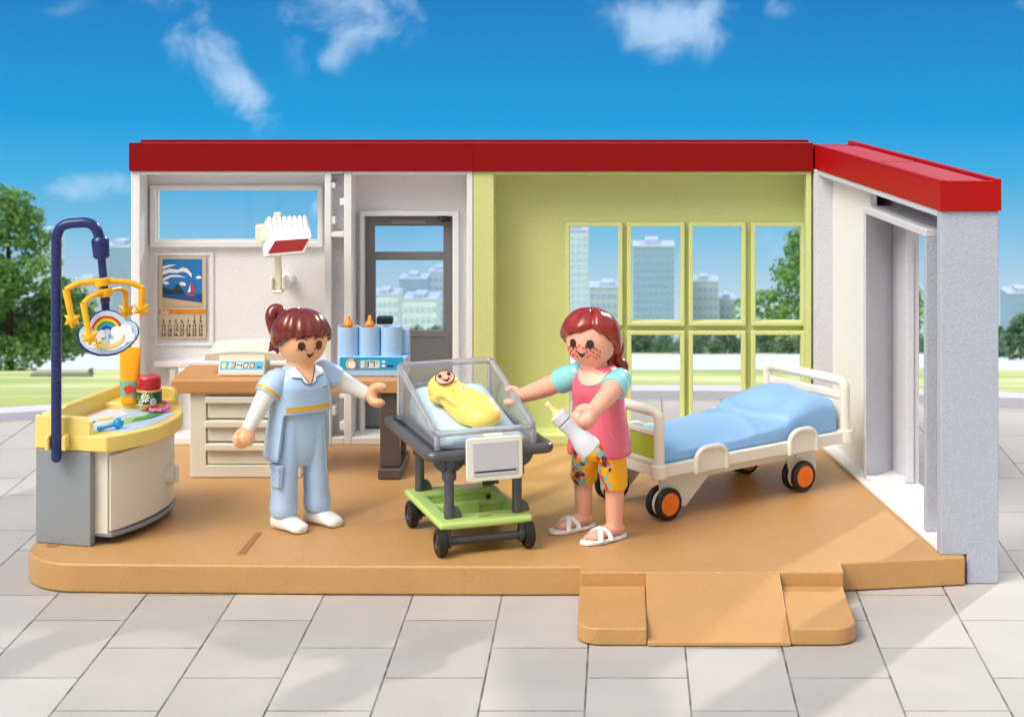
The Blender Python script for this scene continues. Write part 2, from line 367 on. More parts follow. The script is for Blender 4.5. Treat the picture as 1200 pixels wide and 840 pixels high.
edge = [(-40 + i * .8, rim(-40 + i * .8)) for i in range(101)]
bm = B(); f = [bm.verts.new((x_, y_, 0)) for x_, y_ in edge] + [bm.verts.new((40, -30, 0)), bm.verts.new((-40, -30, 0))]; bm.faces.new(f)
o = link('pavement', bm, MP, smooth=0); meta(o, 'pale grey stone slab paving of the terrace', kind='structure')
bm = B()
for (a, b_) in zip(edge, edge[1:]):
    box_pts = [(a[0], a[1] - .001), (b_[0], b_[1] - .001), (b_[0], b_[1] + .32), (a[0], a[1] + .32)]
rings = [[Vector((x_, y_, -.3)), Vector((x_, y_, .085)), Vector((x_, y_ + .3, .085)), Vector((x_, y_ + .3, -.3))] for x_, y_ in edge]
loft(bm, rings)
o = link('kerb', bm, plastic('kerb_stone', (190, 190, 205), .8, .3, 30), smooth=30); meta(o, 'pale lavender grey kerb along the far edge of the paving', kind='structure')
prof = [(-32, -.08), (18.6, -.08), (21.2, -.12)] + [(d, Z_(py, d)) for d, py in ((40, 461), (120, 433), (121, 433.2))]
far = [(500, 415), (900, 408), (1390, 403)]
def sheet(name, prof, mat, label, steps=24):
    bm = B(); rows = []
    for d, z_ in prof:
        hw = 45 + max(0, d) * .75; rows.append([bm.verts.new((-hw + 2 * hw * k / steps, d, z_)) for k in range(steps + 1)])
    for a, c in zip(rows, rows[1:]):
        for k in range(steps): bm.faces.new((a[k], a[k + 1], c[k + 1], c[k]))
    return meta(link(name, bm, mat, smooth=60), label, kind='structure')
lawn_p = prof[:5]
sheet('lawn', lawn_p, MG, 'pale green park lawn beyond the paving')
wm, nt_, b_ = nodes('lake'); b_.inputs['Base Color'].default_value = (.80, .84, .88, 1); b_.inputs['Roughness'].default_value = .35
nn = N(nt_, 'ShaderNodeTexNoise'); nn.inputs['Scale'].default_value = .12; nn.inputs['Detail'].default_value = 4; bp = N(nt_, 'ShaderNodeBump'); bp.inputs['Strength'].default_value = .4; bp.inputs['Distance'].default_value = .5
nt_.links.new(nn.outputs[0], bp.inputs['Height']); nt_.links.new(bp.outputs[0], b_.inputs['Normal'])
sheet('water', [prof[4], (300, Z_(420.5, 300)), far[0][:1] + (Z_(415, 500),)], wm, 'pale blurred lake behind the lawn')
sheet('shore', [(500, Z_(415, 500))] + [(d, Z_(py, d)) for d, py in far[1:]], MG, 'distant land behind the lake')
# haze
hz = B(); box(hz, -1300, 1300, -60, 1400, -260, 12)
hm = bpy.data.materials.new('haze'); hm.use_nodes = True; hn = hm.node_tree; hn.nodes.clear()
pv = N(hn, 'ShaderNodeVolumePrincipled'); pv.inputs['Density'].default_value = .00004; pv.inputs['Color'].default_value = (.50, .78, 1, 1); pv.inputs['Anisotropy'].default_value = .0
ho = N(hn, 'ShaderNodeOutputMaterial'); hn.links.new(pv.outputs[0], ho.inputs['Volume'])
o = link('haze', hz, hm, smooth=0); meta(o, 'thin pale blue air fading the far city', kind='stuff')

# ---------------------------------------------------------------- trees
def leaf_mat(name, dark, light):
    m, nt, b = nodes(name); L = nt.links
    tc = N(nt, 'ShaderNodeTexCoord'); g = N(nt, 'ShaderNodeNewGeometry')
    mx = N(nt, 'ShaderNodeMix', data_type='RGBA'); mx.inputs[6].default_value = dark + (1,); mx.inputs[7].default_value = light + (1,)
    L.new(g.outputs['Random Per Island'], mx.inputs[0]); L.new(mx.outputs[2], b.inputs['Base Color'])
    b.inputs['Roughness'].default_value = .6; b.inputs['Subsurface Weight'].default_value = 0
    tr = N(nt, 'ShaderNodeBsdfTranslucent'); L.new(mx.outputs[2], tr.inputs[0]); ms = N(nt, 'ShaderNodeMixShader'); ms.inputs[0].default_value = .35
    o = nt.nodes['Material Output']; L.new(b.outputs[0], ms.inputs[1]); L.new(tr.outputs[0], ms.inputs[2]); L.new(ms.outputs[0], o.inputs[0])
    return m
LEAF_A = leaf_mat('leaf_bright', (.07, .19, .04), (.24, .44, .12)); LEAF_B = leaf_mat('leaf_blue', (.08, .17, .10), (.20, .34, .19))
BARK = plastic('bark', (84, 68, 54), .9, .8, 8)
def crown_bm(blobs, n, s, rng):
    bm = B(); tot = sum(b[3] * b[4] * b[5] for b in blobs)
    for (cx, cy, cz, rx, ry, rz) in blobs:
        k = int(n * rx * ry * rz / tot)
        for _ in range(k):
            while True:
                p = Vector((rng.uniform(-1, 1), rng.uniform(-1, 1), rng.uniform(-1, 1)))
                if .25 < p.length < 1: break
            p = p.normalized() * p.length ** .55
            c = Vector((cx + p.x * rx, cy + p.y * ry, cz + p.z * rz))
            q = Quaternion(Vector((rng.gauss(0, 1), rng.gauss(0, 1), rng.gauss(0, 1))).normalized(), rng.uniform(0, PI))
            w_, h_ = s * rng.uniform(.5, 1.3), s * rng.uniform(.4, .9)
            bm.faces.new([bm.verts.new(c + q @ Vector(v_)) for v_ in ((-w_, 0, 0), (0, -h_, 0), (w_, 0, 0), (0, h_, 0))])
    return bm
def boughs(h, R, cz, n, rng, flat=.33, bottom=.22):
    """leafy boughs arranged in loose tiers round a trunk, uneven outline"""
    out = []
    for i in range(n):
        t = (i + rng.random()) / n; z = h * (bottom + (1 - bottom) * t)
        rad = R * (1 - t) ** .55 * rng.uniform(.45, .95) * (1.0 if t > .06 else .8); a = rng.uniform(0, 2 * PI)
        r = R * rng.uniform(.24, .40) * (1 - .45 * t)
        out.append((math.cos(a) * rad, math.sin(a) * rad, min(z, h * .98), r * 1.25, r * 1.25, r * flat * 2))
    return out
def limbs(h, R, rng, k=7, r0=.2):
    bm = B(); tube(bm, [(0, 0, -.6), (r0 * .3, 0, h * .3), (0, 0, h * .62), (0, 0, h * .92)], [r0 * 1.25, r0, r0 * .6, r0 * .12], 8)
    for i in range(k):
        a = rng.uniform(0, 2 * PI); z = h * rng.uniform(.24, .7); l = R * .75 * (1 - z / h * .5)
        tube(bm, [(0, 0, z), (math.cos(a) * l * .5, math.sin(a) * l * .5, z + h * .06), (math.cos(a) * l, math.sin(a) * l, z + h * .09)], [r0 * .45, r0 * .25, r0 * .06], 6)
    return bm
def tree(name, label, px, py, d, hpx, wpx, n, leaf, lm, seed, group=None, **k):
    rng = random.Random(seed); s = F / d; h = hpx / s; R = wpx / s / 2; p = W(px, py, d)
    t = thing(name, label, 'tree', p, group)
    bl = [(a + p.x, b + p.y, c + p.z, e_, f_, g) for a, b, c, e_, f_, g in boughs(h, R, .5, k.get('nb', 46), rng, k.get('flat', .33), k.get('bottom', .22))]
    link('crown', crown_bm(bl, n, leaf, rng), lm, t, smooth=0, normals=False)
    tb = limbs(h, R, rng, r0=h * .022); bmesh.ops.translate(tb, verts=tb.verts[:], vec=p); link('trunk', tb, BARK, t)
    return t
tree('park_tree', 'large bright green leafy tree on the lawn at the left edge', 10, 441, 112, 218, 172, 24000, .145, LEAF_A, 5, nb=80, bottom=.13, flat=.30)
tree('park_tree', 'large green tree seen through the right hand window panes and the side opening', 982, 440, 118, 200, 208, 16000, .17, LEAF_A, 11, nb=70, bottom=.32, flat=.34)
tree('park_tree', 'rounded dark green tree at the right edge beyond the side wall', 1196, 416, 260, 46, 52, 3500, .30, LEAF_B, 21, flat=.5, bottom=.1)
tree('park_tree', 'small dark tree just right of the side wall end', 1172, 416, 330, 32, 30, 1800, .34, LEAF_B, 22, flat=.5, bottom=.1)
shore = [-10, 18, 44, 70, 92, 112, 134, 152, 440, 462, 486, 510, 530, 662, 684, 706, 728, 752, 776, 800, 824, 848, 872, 896, 920, 944, 1052, 1074, 1096]
proto = []
rg = random.Random(3)
for i, px in enumerate(shore):
    if i < 3:
        proto.append(tree('shore_tree', 'small blurred dark green tree in the row along the far lake shore', px, 415.6, 505 + 5 * i, 31, 42, 2600, .34, LEAF_B, 40 + i, 'trees along the far lake shore', flat=.55, bottom=.08, nb=34))
    else:
        d = rg.uniform(505, 560); hz_ = rg.uniform(.72, 1.12)
        copy_thing(proto[i % 3], W(px + rg.uniform(-4, 4), 415.6 - (d - 505) * .02, d), rg.uniform(0, 6), (hz_ * 1.1, hz_ * 1.1, hz_))

# ---------------------------------------------------------------- city
WALLC = {k: plastic('facade_' + k, c, .7) for k, c in (('blue', (134, 166, 204)), ('pale', (186, 210, 234)), ('grey', (166, 184, 210)), ('white', (204, 220, 238)))}  # facade colours paled and blued, painting in the distance haze
GLP = plastic('facade_glass_pale', (176, 200, 227), .5)
GLZ = plastic('facade_glass', (138, 168, 205), .5)
def building(label, x0, x1, ytop, d, col, nc, nr, depth=22, ybase=411, roof='box', strip=False):
    a, b = X_(x0, d), X_(x1, d); zt, zb = Z_(ytop, d), Z_(ybase, d) - 4
    t = thing('building', label, 'building', ((a + b) / 2, d + depth / 2, zb), 'city buildings behind the lake')
    bm = B(); box(bm, a, b, d, d + depth, zb, zt); link('wall', bm, WALLC[col], t, smooth=0); gl = GLZ if col in ('blue', 'grey') else GLP
    bm = B(); m_ = (b - a) * .06; box(bm, a - m_ * .3, b + m_ * .3, d - m_ * .3, d + depth, zt + .02, zt + (zt - zb) * .012 + .3)
    box(bm, a + (b - a) * .3, a + (b - a) * .62, d + 4, d + depth - 4, zt + .8, zt + (zt - zb) * .045 + 1); link('roof', bm, WALLC['grey'], t, smooth=0)
    cw, rh = (b - a) / nc, (zt - zb) / (nr + .6); me = None
    for i in range(nc):
        for j in range(nr):
            if me is None:
                bm = B(); box(bm, -cw * .3, cw * .3, -.25, .1, -rh * .24, rh * .24); me = bpy.data.meshes.new('window'); bm.to_mesh(me); bm.free(); me.materials.append(gl)
            wo = bpy.data.objects.new('window', me); COL.objects.link(wo); wo.parent = t
            wo.location = Vector((a + cw * (i + .5), d, zb + rh * (j + .75))) - t.location
    return t
building('tall blue grey gridded tower behind the hanging mobile at left', 118, 160, 291, 1150, 'blue', 6, 16)
building('pale slab tower beside the top of the big tree at left', 42, 64, 277, 1300, 'pale', 3, 14)
building('low grey block between the two left towers', 74, 120, 334, 1000, 'grey', 6, 7)
building('pale low block furthest left behind the big tree', -20, 40, 352, 1050, 'pale', 6, 6)
building('wide blue grey block in the middle of the door glass', 468, 500, 328, 1150, 'blue', 6, 9)
building('tall block at the right side of the door glass', 502, 526, 320, 1200, 'grey', 4, 10)
building('low white block at the left side of the door glass', 436, 466, 347, 950, 'white', 5, 6)
building('low white block in front of the blue one in the door glass', 472, 512, 352, 880, 'white', 6, 5)
building('tall pale tower in the leftmost green window', 660, 689, 272, 1250, 'pale', 4, 17)
building('short grey building beside the pale tower in the leftmost green window', 691, 736, 338, 1050, 'grey', 7, 7)
building('tall blue tower with vertical bands in the second green window', 742, 790, 290, 1050, 'blue', 7, 14)
building('stepped grey building in the third green window', 811, 842, 331, 1080, 'grey', 5, 8)
building('lower stepped grey block beside it in the third green window', 844, 862, 352, 1100, 'grey', 3, 6)
building('pale block low in the rightmost green window', 884, 915, 360, 1200, 'pale', 5, 5)
building('pale blue block beyond the right edge of the side wall', 1181, 1222, 345, 1050, 'blue', 6, 7)
building('pale block seen through the side wall opening', 1050, 1094, 344, 1150, 'pale', 6, 6)
# bench on the lawn
bd = 75; t = thing('park_bench', 'long grey backless park bench on the lawn at left', 'bench', W(78, 447, bd))
bm = B(); box(bm, X_(38, bd), X_(108, bd), bd - .25, bd + .25, Z_(440, bd), Z_(437, bd)); link('seat', bm, plastic('weathered_wood', (120, 122, 118), .8), t, smooth=0)
for px in (40, 74, 105):
    bm = B(); box(bm, X_(px, bd), X_(px + 2.5, bd), bd - .2, bd + .2, Z_(447, bd), Z_(440.2 if px < 100 else 432, bd)); link('leg', bm, plastic('dark_iron', (90, 92, 92), .6), t, smooth=0)
# ================================================================= the toy room
M_WALL = plastic('white_wall_plastic', (236, 235, 237), .5, .75, 78, dist=.007, speck=.05, spec=.35)
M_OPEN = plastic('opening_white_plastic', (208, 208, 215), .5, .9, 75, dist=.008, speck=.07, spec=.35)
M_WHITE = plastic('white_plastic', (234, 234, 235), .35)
M_SIDE = plastic('shaded_side_plastic', (176, 182, 196), .5, .9, 75, dist=.008, speck=.07, spec=.35)  # white plastic greyed to paint shade on the end post and jamb
M_GREEN = plastic('lime_wall_plastic', (207, 215, 143), .5, .7, 78, dist=.007, speck=.045, spec=.3)
M_GREEN2 = plastic('lime_frame_plastic', (210, 219, 150), .4)
M_RED = plastic('shaded_red_trim', (136, 10, 10), .5, .1, 60, spec=.14)  # darker copy of the trim red, back wall shade put into the colour
M_BASE = plastic('tan_floor_plastic', (191, 146, 91), .40, .6, 75, dist=.006, speck=.045, spec=.5, vary=.10)
M_DOOR = plastic('door_grey', (112, 112, 116), .4)
M_DARK = plastic('dark_metal', (38, 36, 36), .3)
M_CREAM = plastic('cream_plastic', (232, 228, 206), .33)
M_GLASS = clear('window_glass', (.97, .985, 1, 1), 1.25, .05)
D0 = 17.5
# ---- platform and ramp
t = thing('floor_platform', 'tan brown rounded floor slab of the toy ward with an entrance ramp', 'floor', (-1, 15.6, 0))
fr = []
for k in range(0, 13):
    a = PI + PI / 2 * k / 12; fr.append((-3.87 + .47 * math.cos(a), 14.28 + .47 * math.sin(a)))
fr += [(-3.0, 13.785), (-2.0, 13.76), (-.7, 13.745), (.5, 13.77), (1.5, 13.83), (2.462, 13.985)]
full = fr + [(2.462, 14.03), (2.30, 14.06), (1.95, 17.6), (-4.34, 17.6)]
bm = B(); prism(bm, full, .004, FZ); link('slab', bm, M_BASE, t, bevel=.018, smooth=30)
# slot mark in the floor
a, b, c, d_ = [(Vector((X_(px, 9120 / py), 9120 / py, 0))) for px, py in ((277, 650), (300, 624), (307, 624), (287, 650))]
M_GROOVE = plastic('floor_groove_plastic', (160, 108, 62), .55, .2, 60)
bm = B(); slab(bm, [Vector((p.x, p.y, FZ - .002)) for p in (a, d_, c, b)], (0, 0, 1), .006); link('slot', bm, M_GROOVE, t, smooth=0, bevel=.002)
bm = B(); lathe(bm, [(.05, 0), (.05, .004), (.036, .006), (.0, .006)], (X_(66, 14.36) , 14.27, FZ - .001)); link('slot', bm, M_GROOVE, t)
def rpoly(x0, x1, y0, y1, r, corners):
    P = []
    for (cx, cy, a0, key) in ((x0 + r, y0 + r, 180, 'fl'), (x1 - r, y0 + r, 270, 'fr'), (x1 - r, y1 - r, 0, 'br'), (x0 + r, y1 - r, 90, 'bl')):
        if key in corners:
            for k in range(9): a = math.radians(a0 + 90 * k / 8); P.append((cx + r * math.cos(a), cy + r * math.sin(a)))
        else:
            P.append({'fl': (x0, y0), 'fr': (x1, y0), 'br': (x1, y1), 'bl': (x0, y1)}[key])
    return P
ra = link('ramp', (lambda bm: (prism(bm, [(-.298, 13.605), (1.545, 13.605), (1.545, 13.90), (-.298, 13.76)], .006, FZ + .0025), bm)[1])(B()), M_BASE, t, bevel=.012, smooth=30)
bm = B()
prism(bm, rpoly(-.302, .158, 12.68, 13.602, .16, ('fl',)), .005, .118)
link('tread', bm, M_BASE, ra, bevel=.014, smooth=30)
bm = B(); prism(bm, rpoly(1.096, 1.535, 12.68, 13.602, .16, ('fr',)), .005, .118); link('tread', bm, M_BASE, ra, bevel=.014, smooth=30)
bm = B(); hexa(bm, [(.16, 12.665, .005), (.16, 13.603, .005), (.16, 13.603, FZ - .003), (.16, 12.665, .032)], [(1.094, 12.665, .005), (1.094, 13.603, .005), (1.094, 13.603, FZ - .003), (1.094, 12.665, .032)])
link('slope', bm, M_BASE, ra, bevel=.006, smooth=30)

def fp(d): return lambda x, z, t: Vector((x, d + t, z))
def xr(px, d): return X_(px, d)
def ring_bm(x0, x1, y0, y1, ix0, ix1, iy0, iy1, d, t):
    """frontal frame: outer and inner px rectangles at depth d, thickness t towards the camera"""
    bm = B(); panel(bm, fp(d - t), (xr(x0, d), xr(x1, d)), (Z_(y1, d), Z_(y0, d)), [(xr(ix0, d), xr(ix1, d), Z_(iy1, d), Z_(iy0, d))], t + .002); return bm
def pbox(bm, x0, x1, y0, y1, d0, d1, dd=None):
    """box between px edges measured on plane d0, running back to d1"""
    dd = dd or d0; box(bm, xr(x0, dd), xr(x1, dd), d0, d1, Z_(y1, dd), Z_(y0, dd))
# ---- white wall
XL, XG, XR_ = X_(153.5, D0), X_(554.5, D0), X_(951, D0)
ZT, ZR = Z_(200.5, D0), Z_(168.5, D0)
DB = 17.84
t = thing('white_wall', 'white toy wall panel with a high window and a grey glazed door under a red top coloured as in shade', 'wall', ((XL + XG) / 2, 17.7, FZ))
bm = B()
holes = [(xr(185, DB), xr(372, DB), Z_(281, DB), Z_(223, DB)), (xr(428, DB), xr(531, DB), Z_(513, DB), Z_(252, DB)), (xr(207, DB), xr(219, DB), Z_(441, DB), Z_(431, DB))]
panel(bm, fp(DB), (XL + .02, XG - .01), (FZ, ZT - .01), holes, .07); link('panel', bm, M_WALL, t, smooth=0)
bm = B()
for (x0, x1) in ((153.5, 164), (380.5, 388), (403, 412), (547, 554)): pbox(bm, x0, x1, 200.7, 521, D0, DB + .06)
link('stud', bm, M_WHITE, t, smooth=30, bevel=.008)
bm = B(); pbox(bm, 164.1, 380.4, 200.8, 205, D0 + .002, DB + .05); pbox(bm, 388.1, 402.9, 200.8, 204, D0 + .002, DB + .05); pbox(bm, 412.1, 546.9, 200.8, 205, D0 + .002, DB + .05)
link('top_rail', bm, M_WHITE, t, smooth=30, bevel=.006)
bm = B(); pbox(bm, 164.1, 380.4, 512.5, 521, D0 + .002, DB + .05); pbox(bm, 388.1, 402.9, 512.5, 521, D0 + .002, DB + .05); pbox(bm, 412.1, 546.9, 512.5, 521, D0 + .002, DB + .05)
link('bottom_rail', bm, M_WHITE, t, smooth=30, bevel=.008)
bm = B(); pbox(bm, 388.1, 402.9, 272, 278, D0 + .004, DB + .04); link('cross_rail', bm, M_WHITE, t, smooth=30, bevel=.006)
for (x, y0, y1) in ((390, 214, 221), (401, 233, 241), (390, 254, 263), (390, 476, 487), (401, 494, 504), (401, 461, 467)):
    bm = B(); pbox(bm, x - 3, x + 3, y0, y1, D0 + .012, D0 + .16); link('clip', bm, M_WHITE, t, smooth=30, bevel=.007)
link('window_frame', ring_bm(177, 379, 216.5, 289.5, 184, 373.5, 222.5, 281.8, DB, .06), M_WHITE, t, bevel=.012, smooth=30)
bm = B(); pbox(bm, 184.2, 373.3, 222.7, 281.6, DB + .03, DB + .036, DB); pane = link('window_pane', bm, M_GLASS, t, smooth=0)
link('calendar_frame', ring_bm(181, 251, 295.5, 405.5, 185.5, 246.5, 300, 402, DB, .016), M_WALL, t, bevel=.008, smooth=30)
bm = B(); pbox(bm, 180, 352, 423.5, 430.5, DB - .13, DB + .01, DB - .13); pbox(bm, 198.5, 205.5, 430.6, 512, DB - .1, DB + .01, DB - .1); pbox(bm, 184, 190, 505, 512, DB - .1, DB + .01, DB - .1); link('wall_ledge', bm, M_WALL, t, bevel=.008, smooth=30)
# raised maker's word running up the slot between the studs
SLB = D0 + .17
bm = B(); pbox(bm, 388.1, 402.9, 205, 512, SLB, SLB + .05, SLB); link('slot_back', bm, M_WALL, t, smooth=0)
tb = text_bm('playmobil', .095, lambda p: Vector((X_(399.8, SLB) - p.y, SLB - .004 - p.z * 1.2, Z_(338, SLB) + p.x)), 1.1, .012)
link('embossed_word', tb, M_WHITE, t, smooth=0)
# door
link('door_frame', ring_bm(422.5, 538.5, 246.5, 520, 428, 531, 252.5, 512.5, DB, .075), M_WHITE, t, bevel=.01, smooth=30)
bm = B(); dd = DB + .01
panel(bm, fp(dd), (xr(428.4, dd), xr(530.6, dd)), (Z_(512.2, dd), Z_(253, dd)), [(xr(439, dd), xr(519.5, dd), Z_(295.5, dd), Z_(265, dd)), (xr(440, dd), xr(519.5, dd), Z_(387.5, dd), Z_(305, dd))], .05)
door = link('door', bm, M_DOOR, t, bevel=.006, smooth=30)
bm = B(); pbox(bm, 439.2, 519.3, 265.2, 295.3, dd + .02, dd + .026, dd); link('pane', bm, M_GLASS, door, smooth=0)
bm = B(); pbox(bm, 440.2, 519.3, 305.2, 387.3, dd + .02, dd + .026, dd); link('pane', bm, M_GLASS, door, smooth=0)
link('lower_panel', ring_bm(433, 526, 391, 508, 437, 522, 395, 504, dd, .006), M_DOOR, door, bevel=.003, smooth=30)
bm = B(); pbox(bm, 459, 499, 256.8, 262.8, dd - .012, dd + .01, dd); link('plate', bm, plastic('plate_grey', (128, 128, 130), .5, .6, 40), door, bevel=.004)
bm = B(); ellipsoid(bm, W(520, 256.5, dd - .05), (.055, .05, .03)); tube(bm, [W(514, 254, dd - .05), W(527, 258, dd - .05)], .02, 10); link('closer', bm, M_DARK, door)
bm = B(); pbox(bm, 441, 460, 371.5, 380.5, dd - .09, dd + .0, dd - .09); link('handle', bm, M_DARK, door, bevel=.015)
bm = B(); pbox(bm, 421, 449, 499.5, 501, dd - .008, dd + .0, dd); link('latch', bm, M_DARK, door, bevel=.002)
def trim(parent, pts_front, zt=ZR, zb=ZT):
    pass
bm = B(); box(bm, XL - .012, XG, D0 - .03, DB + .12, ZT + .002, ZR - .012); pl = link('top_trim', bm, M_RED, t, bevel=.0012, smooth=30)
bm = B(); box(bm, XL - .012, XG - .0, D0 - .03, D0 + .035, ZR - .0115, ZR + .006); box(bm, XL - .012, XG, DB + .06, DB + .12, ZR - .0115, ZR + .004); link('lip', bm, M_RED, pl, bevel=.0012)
# ---- green wall
DG = 17.83
t = thing('green_wall', 'lime green toy wall panel with eight window openings under a red top coloured as in shade', 'wall', ((XG + XR_) / 2, 17.7, FZ))
cols = [(668, 724.5), (740, 797), (812, 868.5), (885, 938)]; rows = [(265, 376), (391.5, 497)]
holes = [(xr(a, DG), xr(b, DG), Z_(y1, DG), Z_(y0, DG)) for a, b in cols for y0, y1 in rows]
bm = B(); panel(bm, fp(DG), (XG + .01, XR_ - .005), (FZ, ZT - .005), holes, .07); link('panel', bm, M_GREEN, t, smooth=0)
bm = B(); pbox(bm, 554.6, 579, 200.7, 521, D0, DG + .06); link('stud', bm, M_GREEN, t, smooth=30, bevel=.01)
bm = B(); pbox(bm, 945, 951, 200.7, 521, D0, DG + .06); link('stud', bm, M_GREEN, t, smooth=30, bevel=.008)
bm = B(); pbox(bm, 579.1, 944.9, 200.8, 205, D0 + .002, DG + .05); link('top_rail', bm, M_GREEN, t, smooth=30, bevel=.006)
bm = B(); pbox(bm, 579.1, 944.9, 510, 521, D0 + .002, DG + .05); link('bottom_rail', bm, M_GREEN, t, smooth=30, bevel=.008)
for a, b in cols:
    for y0, y1 in rows:
        wf = link('window_frame', ring_bm(a - 5.2, b + 5.2, y0 - 4.8, y1 + 4.8, a, b, y0, y1, DG, .055), M_GREEN2, t, bevel=.008, smooth=30)
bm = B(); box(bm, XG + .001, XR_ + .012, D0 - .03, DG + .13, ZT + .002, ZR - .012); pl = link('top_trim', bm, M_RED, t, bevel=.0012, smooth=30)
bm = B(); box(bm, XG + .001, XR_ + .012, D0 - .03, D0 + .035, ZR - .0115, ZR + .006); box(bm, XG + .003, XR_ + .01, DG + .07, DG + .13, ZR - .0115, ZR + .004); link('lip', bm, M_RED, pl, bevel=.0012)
# ---- side wall, running towards the camera
A_, LEN = Vector((1.735, 17.5)), 3.47
def SW(s, t_, z): return Vector((A_.x + .557 * s / LEN + t_, A_.y - s, z))
t = thing('side_wall', 'white toy side wall, end and jamb greyed as shade, with a deep framed opening and bright red top running towards the viewer', 'wall', (2.2, 15.8, FZ))
def sbox(bm, s0, s1, t0, t1, z0, z1):
    hexa(bm, [SW(s0, t0, z0), SW(s1, t0, z0), SW(s1, t1, z0), SW(s0, t1, z0)], [SW(s0, t0, z1), SW(s1, t0, z1), SW(s1, t1, z1), SW(s0, t1, z1)])
ZS = 2.688
bm = B(); P = [(0, FZ + .002), (.19, FZ + .002), (.19, .003), (.418, .003), (.418, ZS), (0, ZS)]
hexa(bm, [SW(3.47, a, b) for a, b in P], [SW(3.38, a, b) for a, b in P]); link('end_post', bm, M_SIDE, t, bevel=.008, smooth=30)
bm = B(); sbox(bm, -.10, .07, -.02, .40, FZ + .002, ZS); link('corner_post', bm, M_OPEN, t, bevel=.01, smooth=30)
bm = B(); sbox(bm, .071, 3.379, 0, .415, FZ + .001, FZ + .035); link('bottom_rail', bm, M_WHITE, t, bevel=.008, smooth=30)
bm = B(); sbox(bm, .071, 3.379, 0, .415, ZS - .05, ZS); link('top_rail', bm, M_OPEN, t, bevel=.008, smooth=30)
bm = B(); sbox(bm, .071, 1.24, .13, .19, FZ + .036, ZS - .051); link('inner_panel', bm, M_WHITE, t, bevel=.006, smooth=30)
def sw_fn(t0): return lambda s, z, q: SW(s, t0 + q, z)
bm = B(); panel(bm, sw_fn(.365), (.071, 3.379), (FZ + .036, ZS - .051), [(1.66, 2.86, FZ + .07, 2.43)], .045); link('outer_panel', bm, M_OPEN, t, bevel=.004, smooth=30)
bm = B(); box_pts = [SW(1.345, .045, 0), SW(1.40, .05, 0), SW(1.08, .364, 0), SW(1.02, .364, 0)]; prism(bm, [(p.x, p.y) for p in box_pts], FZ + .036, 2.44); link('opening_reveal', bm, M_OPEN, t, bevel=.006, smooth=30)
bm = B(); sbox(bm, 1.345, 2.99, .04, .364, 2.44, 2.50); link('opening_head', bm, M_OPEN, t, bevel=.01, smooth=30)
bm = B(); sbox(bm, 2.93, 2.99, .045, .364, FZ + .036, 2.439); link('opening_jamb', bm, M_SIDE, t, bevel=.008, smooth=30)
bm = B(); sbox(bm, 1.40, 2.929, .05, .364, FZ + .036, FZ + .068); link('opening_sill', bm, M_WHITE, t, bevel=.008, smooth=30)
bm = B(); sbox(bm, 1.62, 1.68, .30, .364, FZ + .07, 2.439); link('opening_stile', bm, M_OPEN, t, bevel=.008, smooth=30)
M_RED2 = plastic('lit_red_trim', (170, 8, 10), .45, .12, 60, spec=.2);  # brighter copy of the trim red, light put into the colour
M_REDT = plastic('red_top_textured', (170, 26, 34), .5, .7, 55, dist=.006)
z0, z1 = ZS + .002, Z_(211.5, 14.03)
def strim(bm, s0, s1, t0, t1, a, b): sbox(bm, s0, s1, t0, t1, a, b)
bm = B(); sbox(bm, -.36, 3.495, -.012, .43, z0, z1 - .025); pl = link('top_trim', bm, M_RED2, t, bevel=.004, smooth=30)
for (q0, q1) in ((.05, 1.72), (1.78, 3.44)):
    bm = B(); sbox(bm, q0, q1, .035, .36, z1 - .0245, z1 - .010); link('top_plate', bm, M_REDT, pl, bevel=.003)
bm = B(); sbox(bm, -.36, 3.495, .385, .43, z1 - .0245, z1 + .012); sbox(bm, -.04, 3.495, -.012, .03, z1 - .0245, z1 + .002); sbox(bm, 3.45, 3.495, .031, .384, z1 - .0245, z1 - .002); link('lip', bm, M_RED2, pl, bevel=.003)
# ================================================================= calendar
DC = 17.822
t = thing('calendar', 'wall calendar with a sailing boat picture above a month of dates', 'calendar', W(214, 402, DC))
BEIGE = plastic('calendar_beige', (208, 190, 164), .5); ORG = plastic('calendar_orange', (214, 138, 36), .5); INK = plastic('ink_black', (34, 28, 26), .5)
P_BLUE = plastic('print_blue', (20, 120, 190), .45); P_WHITE = plastic('print_white', (240, 242, 244), .45); P_SEA = plastic('print_sea', (14, 78, 140), .45)
P_HILL = plastic('print_hill', (20, 56, 62), .45); P_SAND = plastic('print_sand', (206, 176, 140), .45); P_RED = plastic('print_red', (206, 60, 40), .45)
def cal(x, y): return 175 + x * 90 / 605.0, 285 + y * 125 / 840.0
def cp(P): return [cal(*p) for p in P]
link('sheet', pic(cp([(75, 102), (447, 102), (447, 748), (75, 748)]), DC, .008), BEIGE, t, smooth=0)
pc = link('picture', pic(cp([(104, 125), (415, 125), (415, 500), (104, 500)]), DC - .0085, .002), P_BLUE, t, smooth=0)
dq = DC - .011
link('sea', pic(cp([(104, 396), (415, 396), (415, 468), (104, 425)]), dq, .002), P_SEA, pc, smooth=0)
link('beach', pic(cp([(104, 427), (415, 470), (415, 498), (104, 498)]), dq, .002), P_SAND, pc, smooth=0)
link('hill', pic(cp([(104, 396), (104, 345), (150, 362), (185, 366), (220, 322), (245, 345), (282, 394)]), dq - .0025, .002), P_HILL, pc, smooth=0)
bm = B()
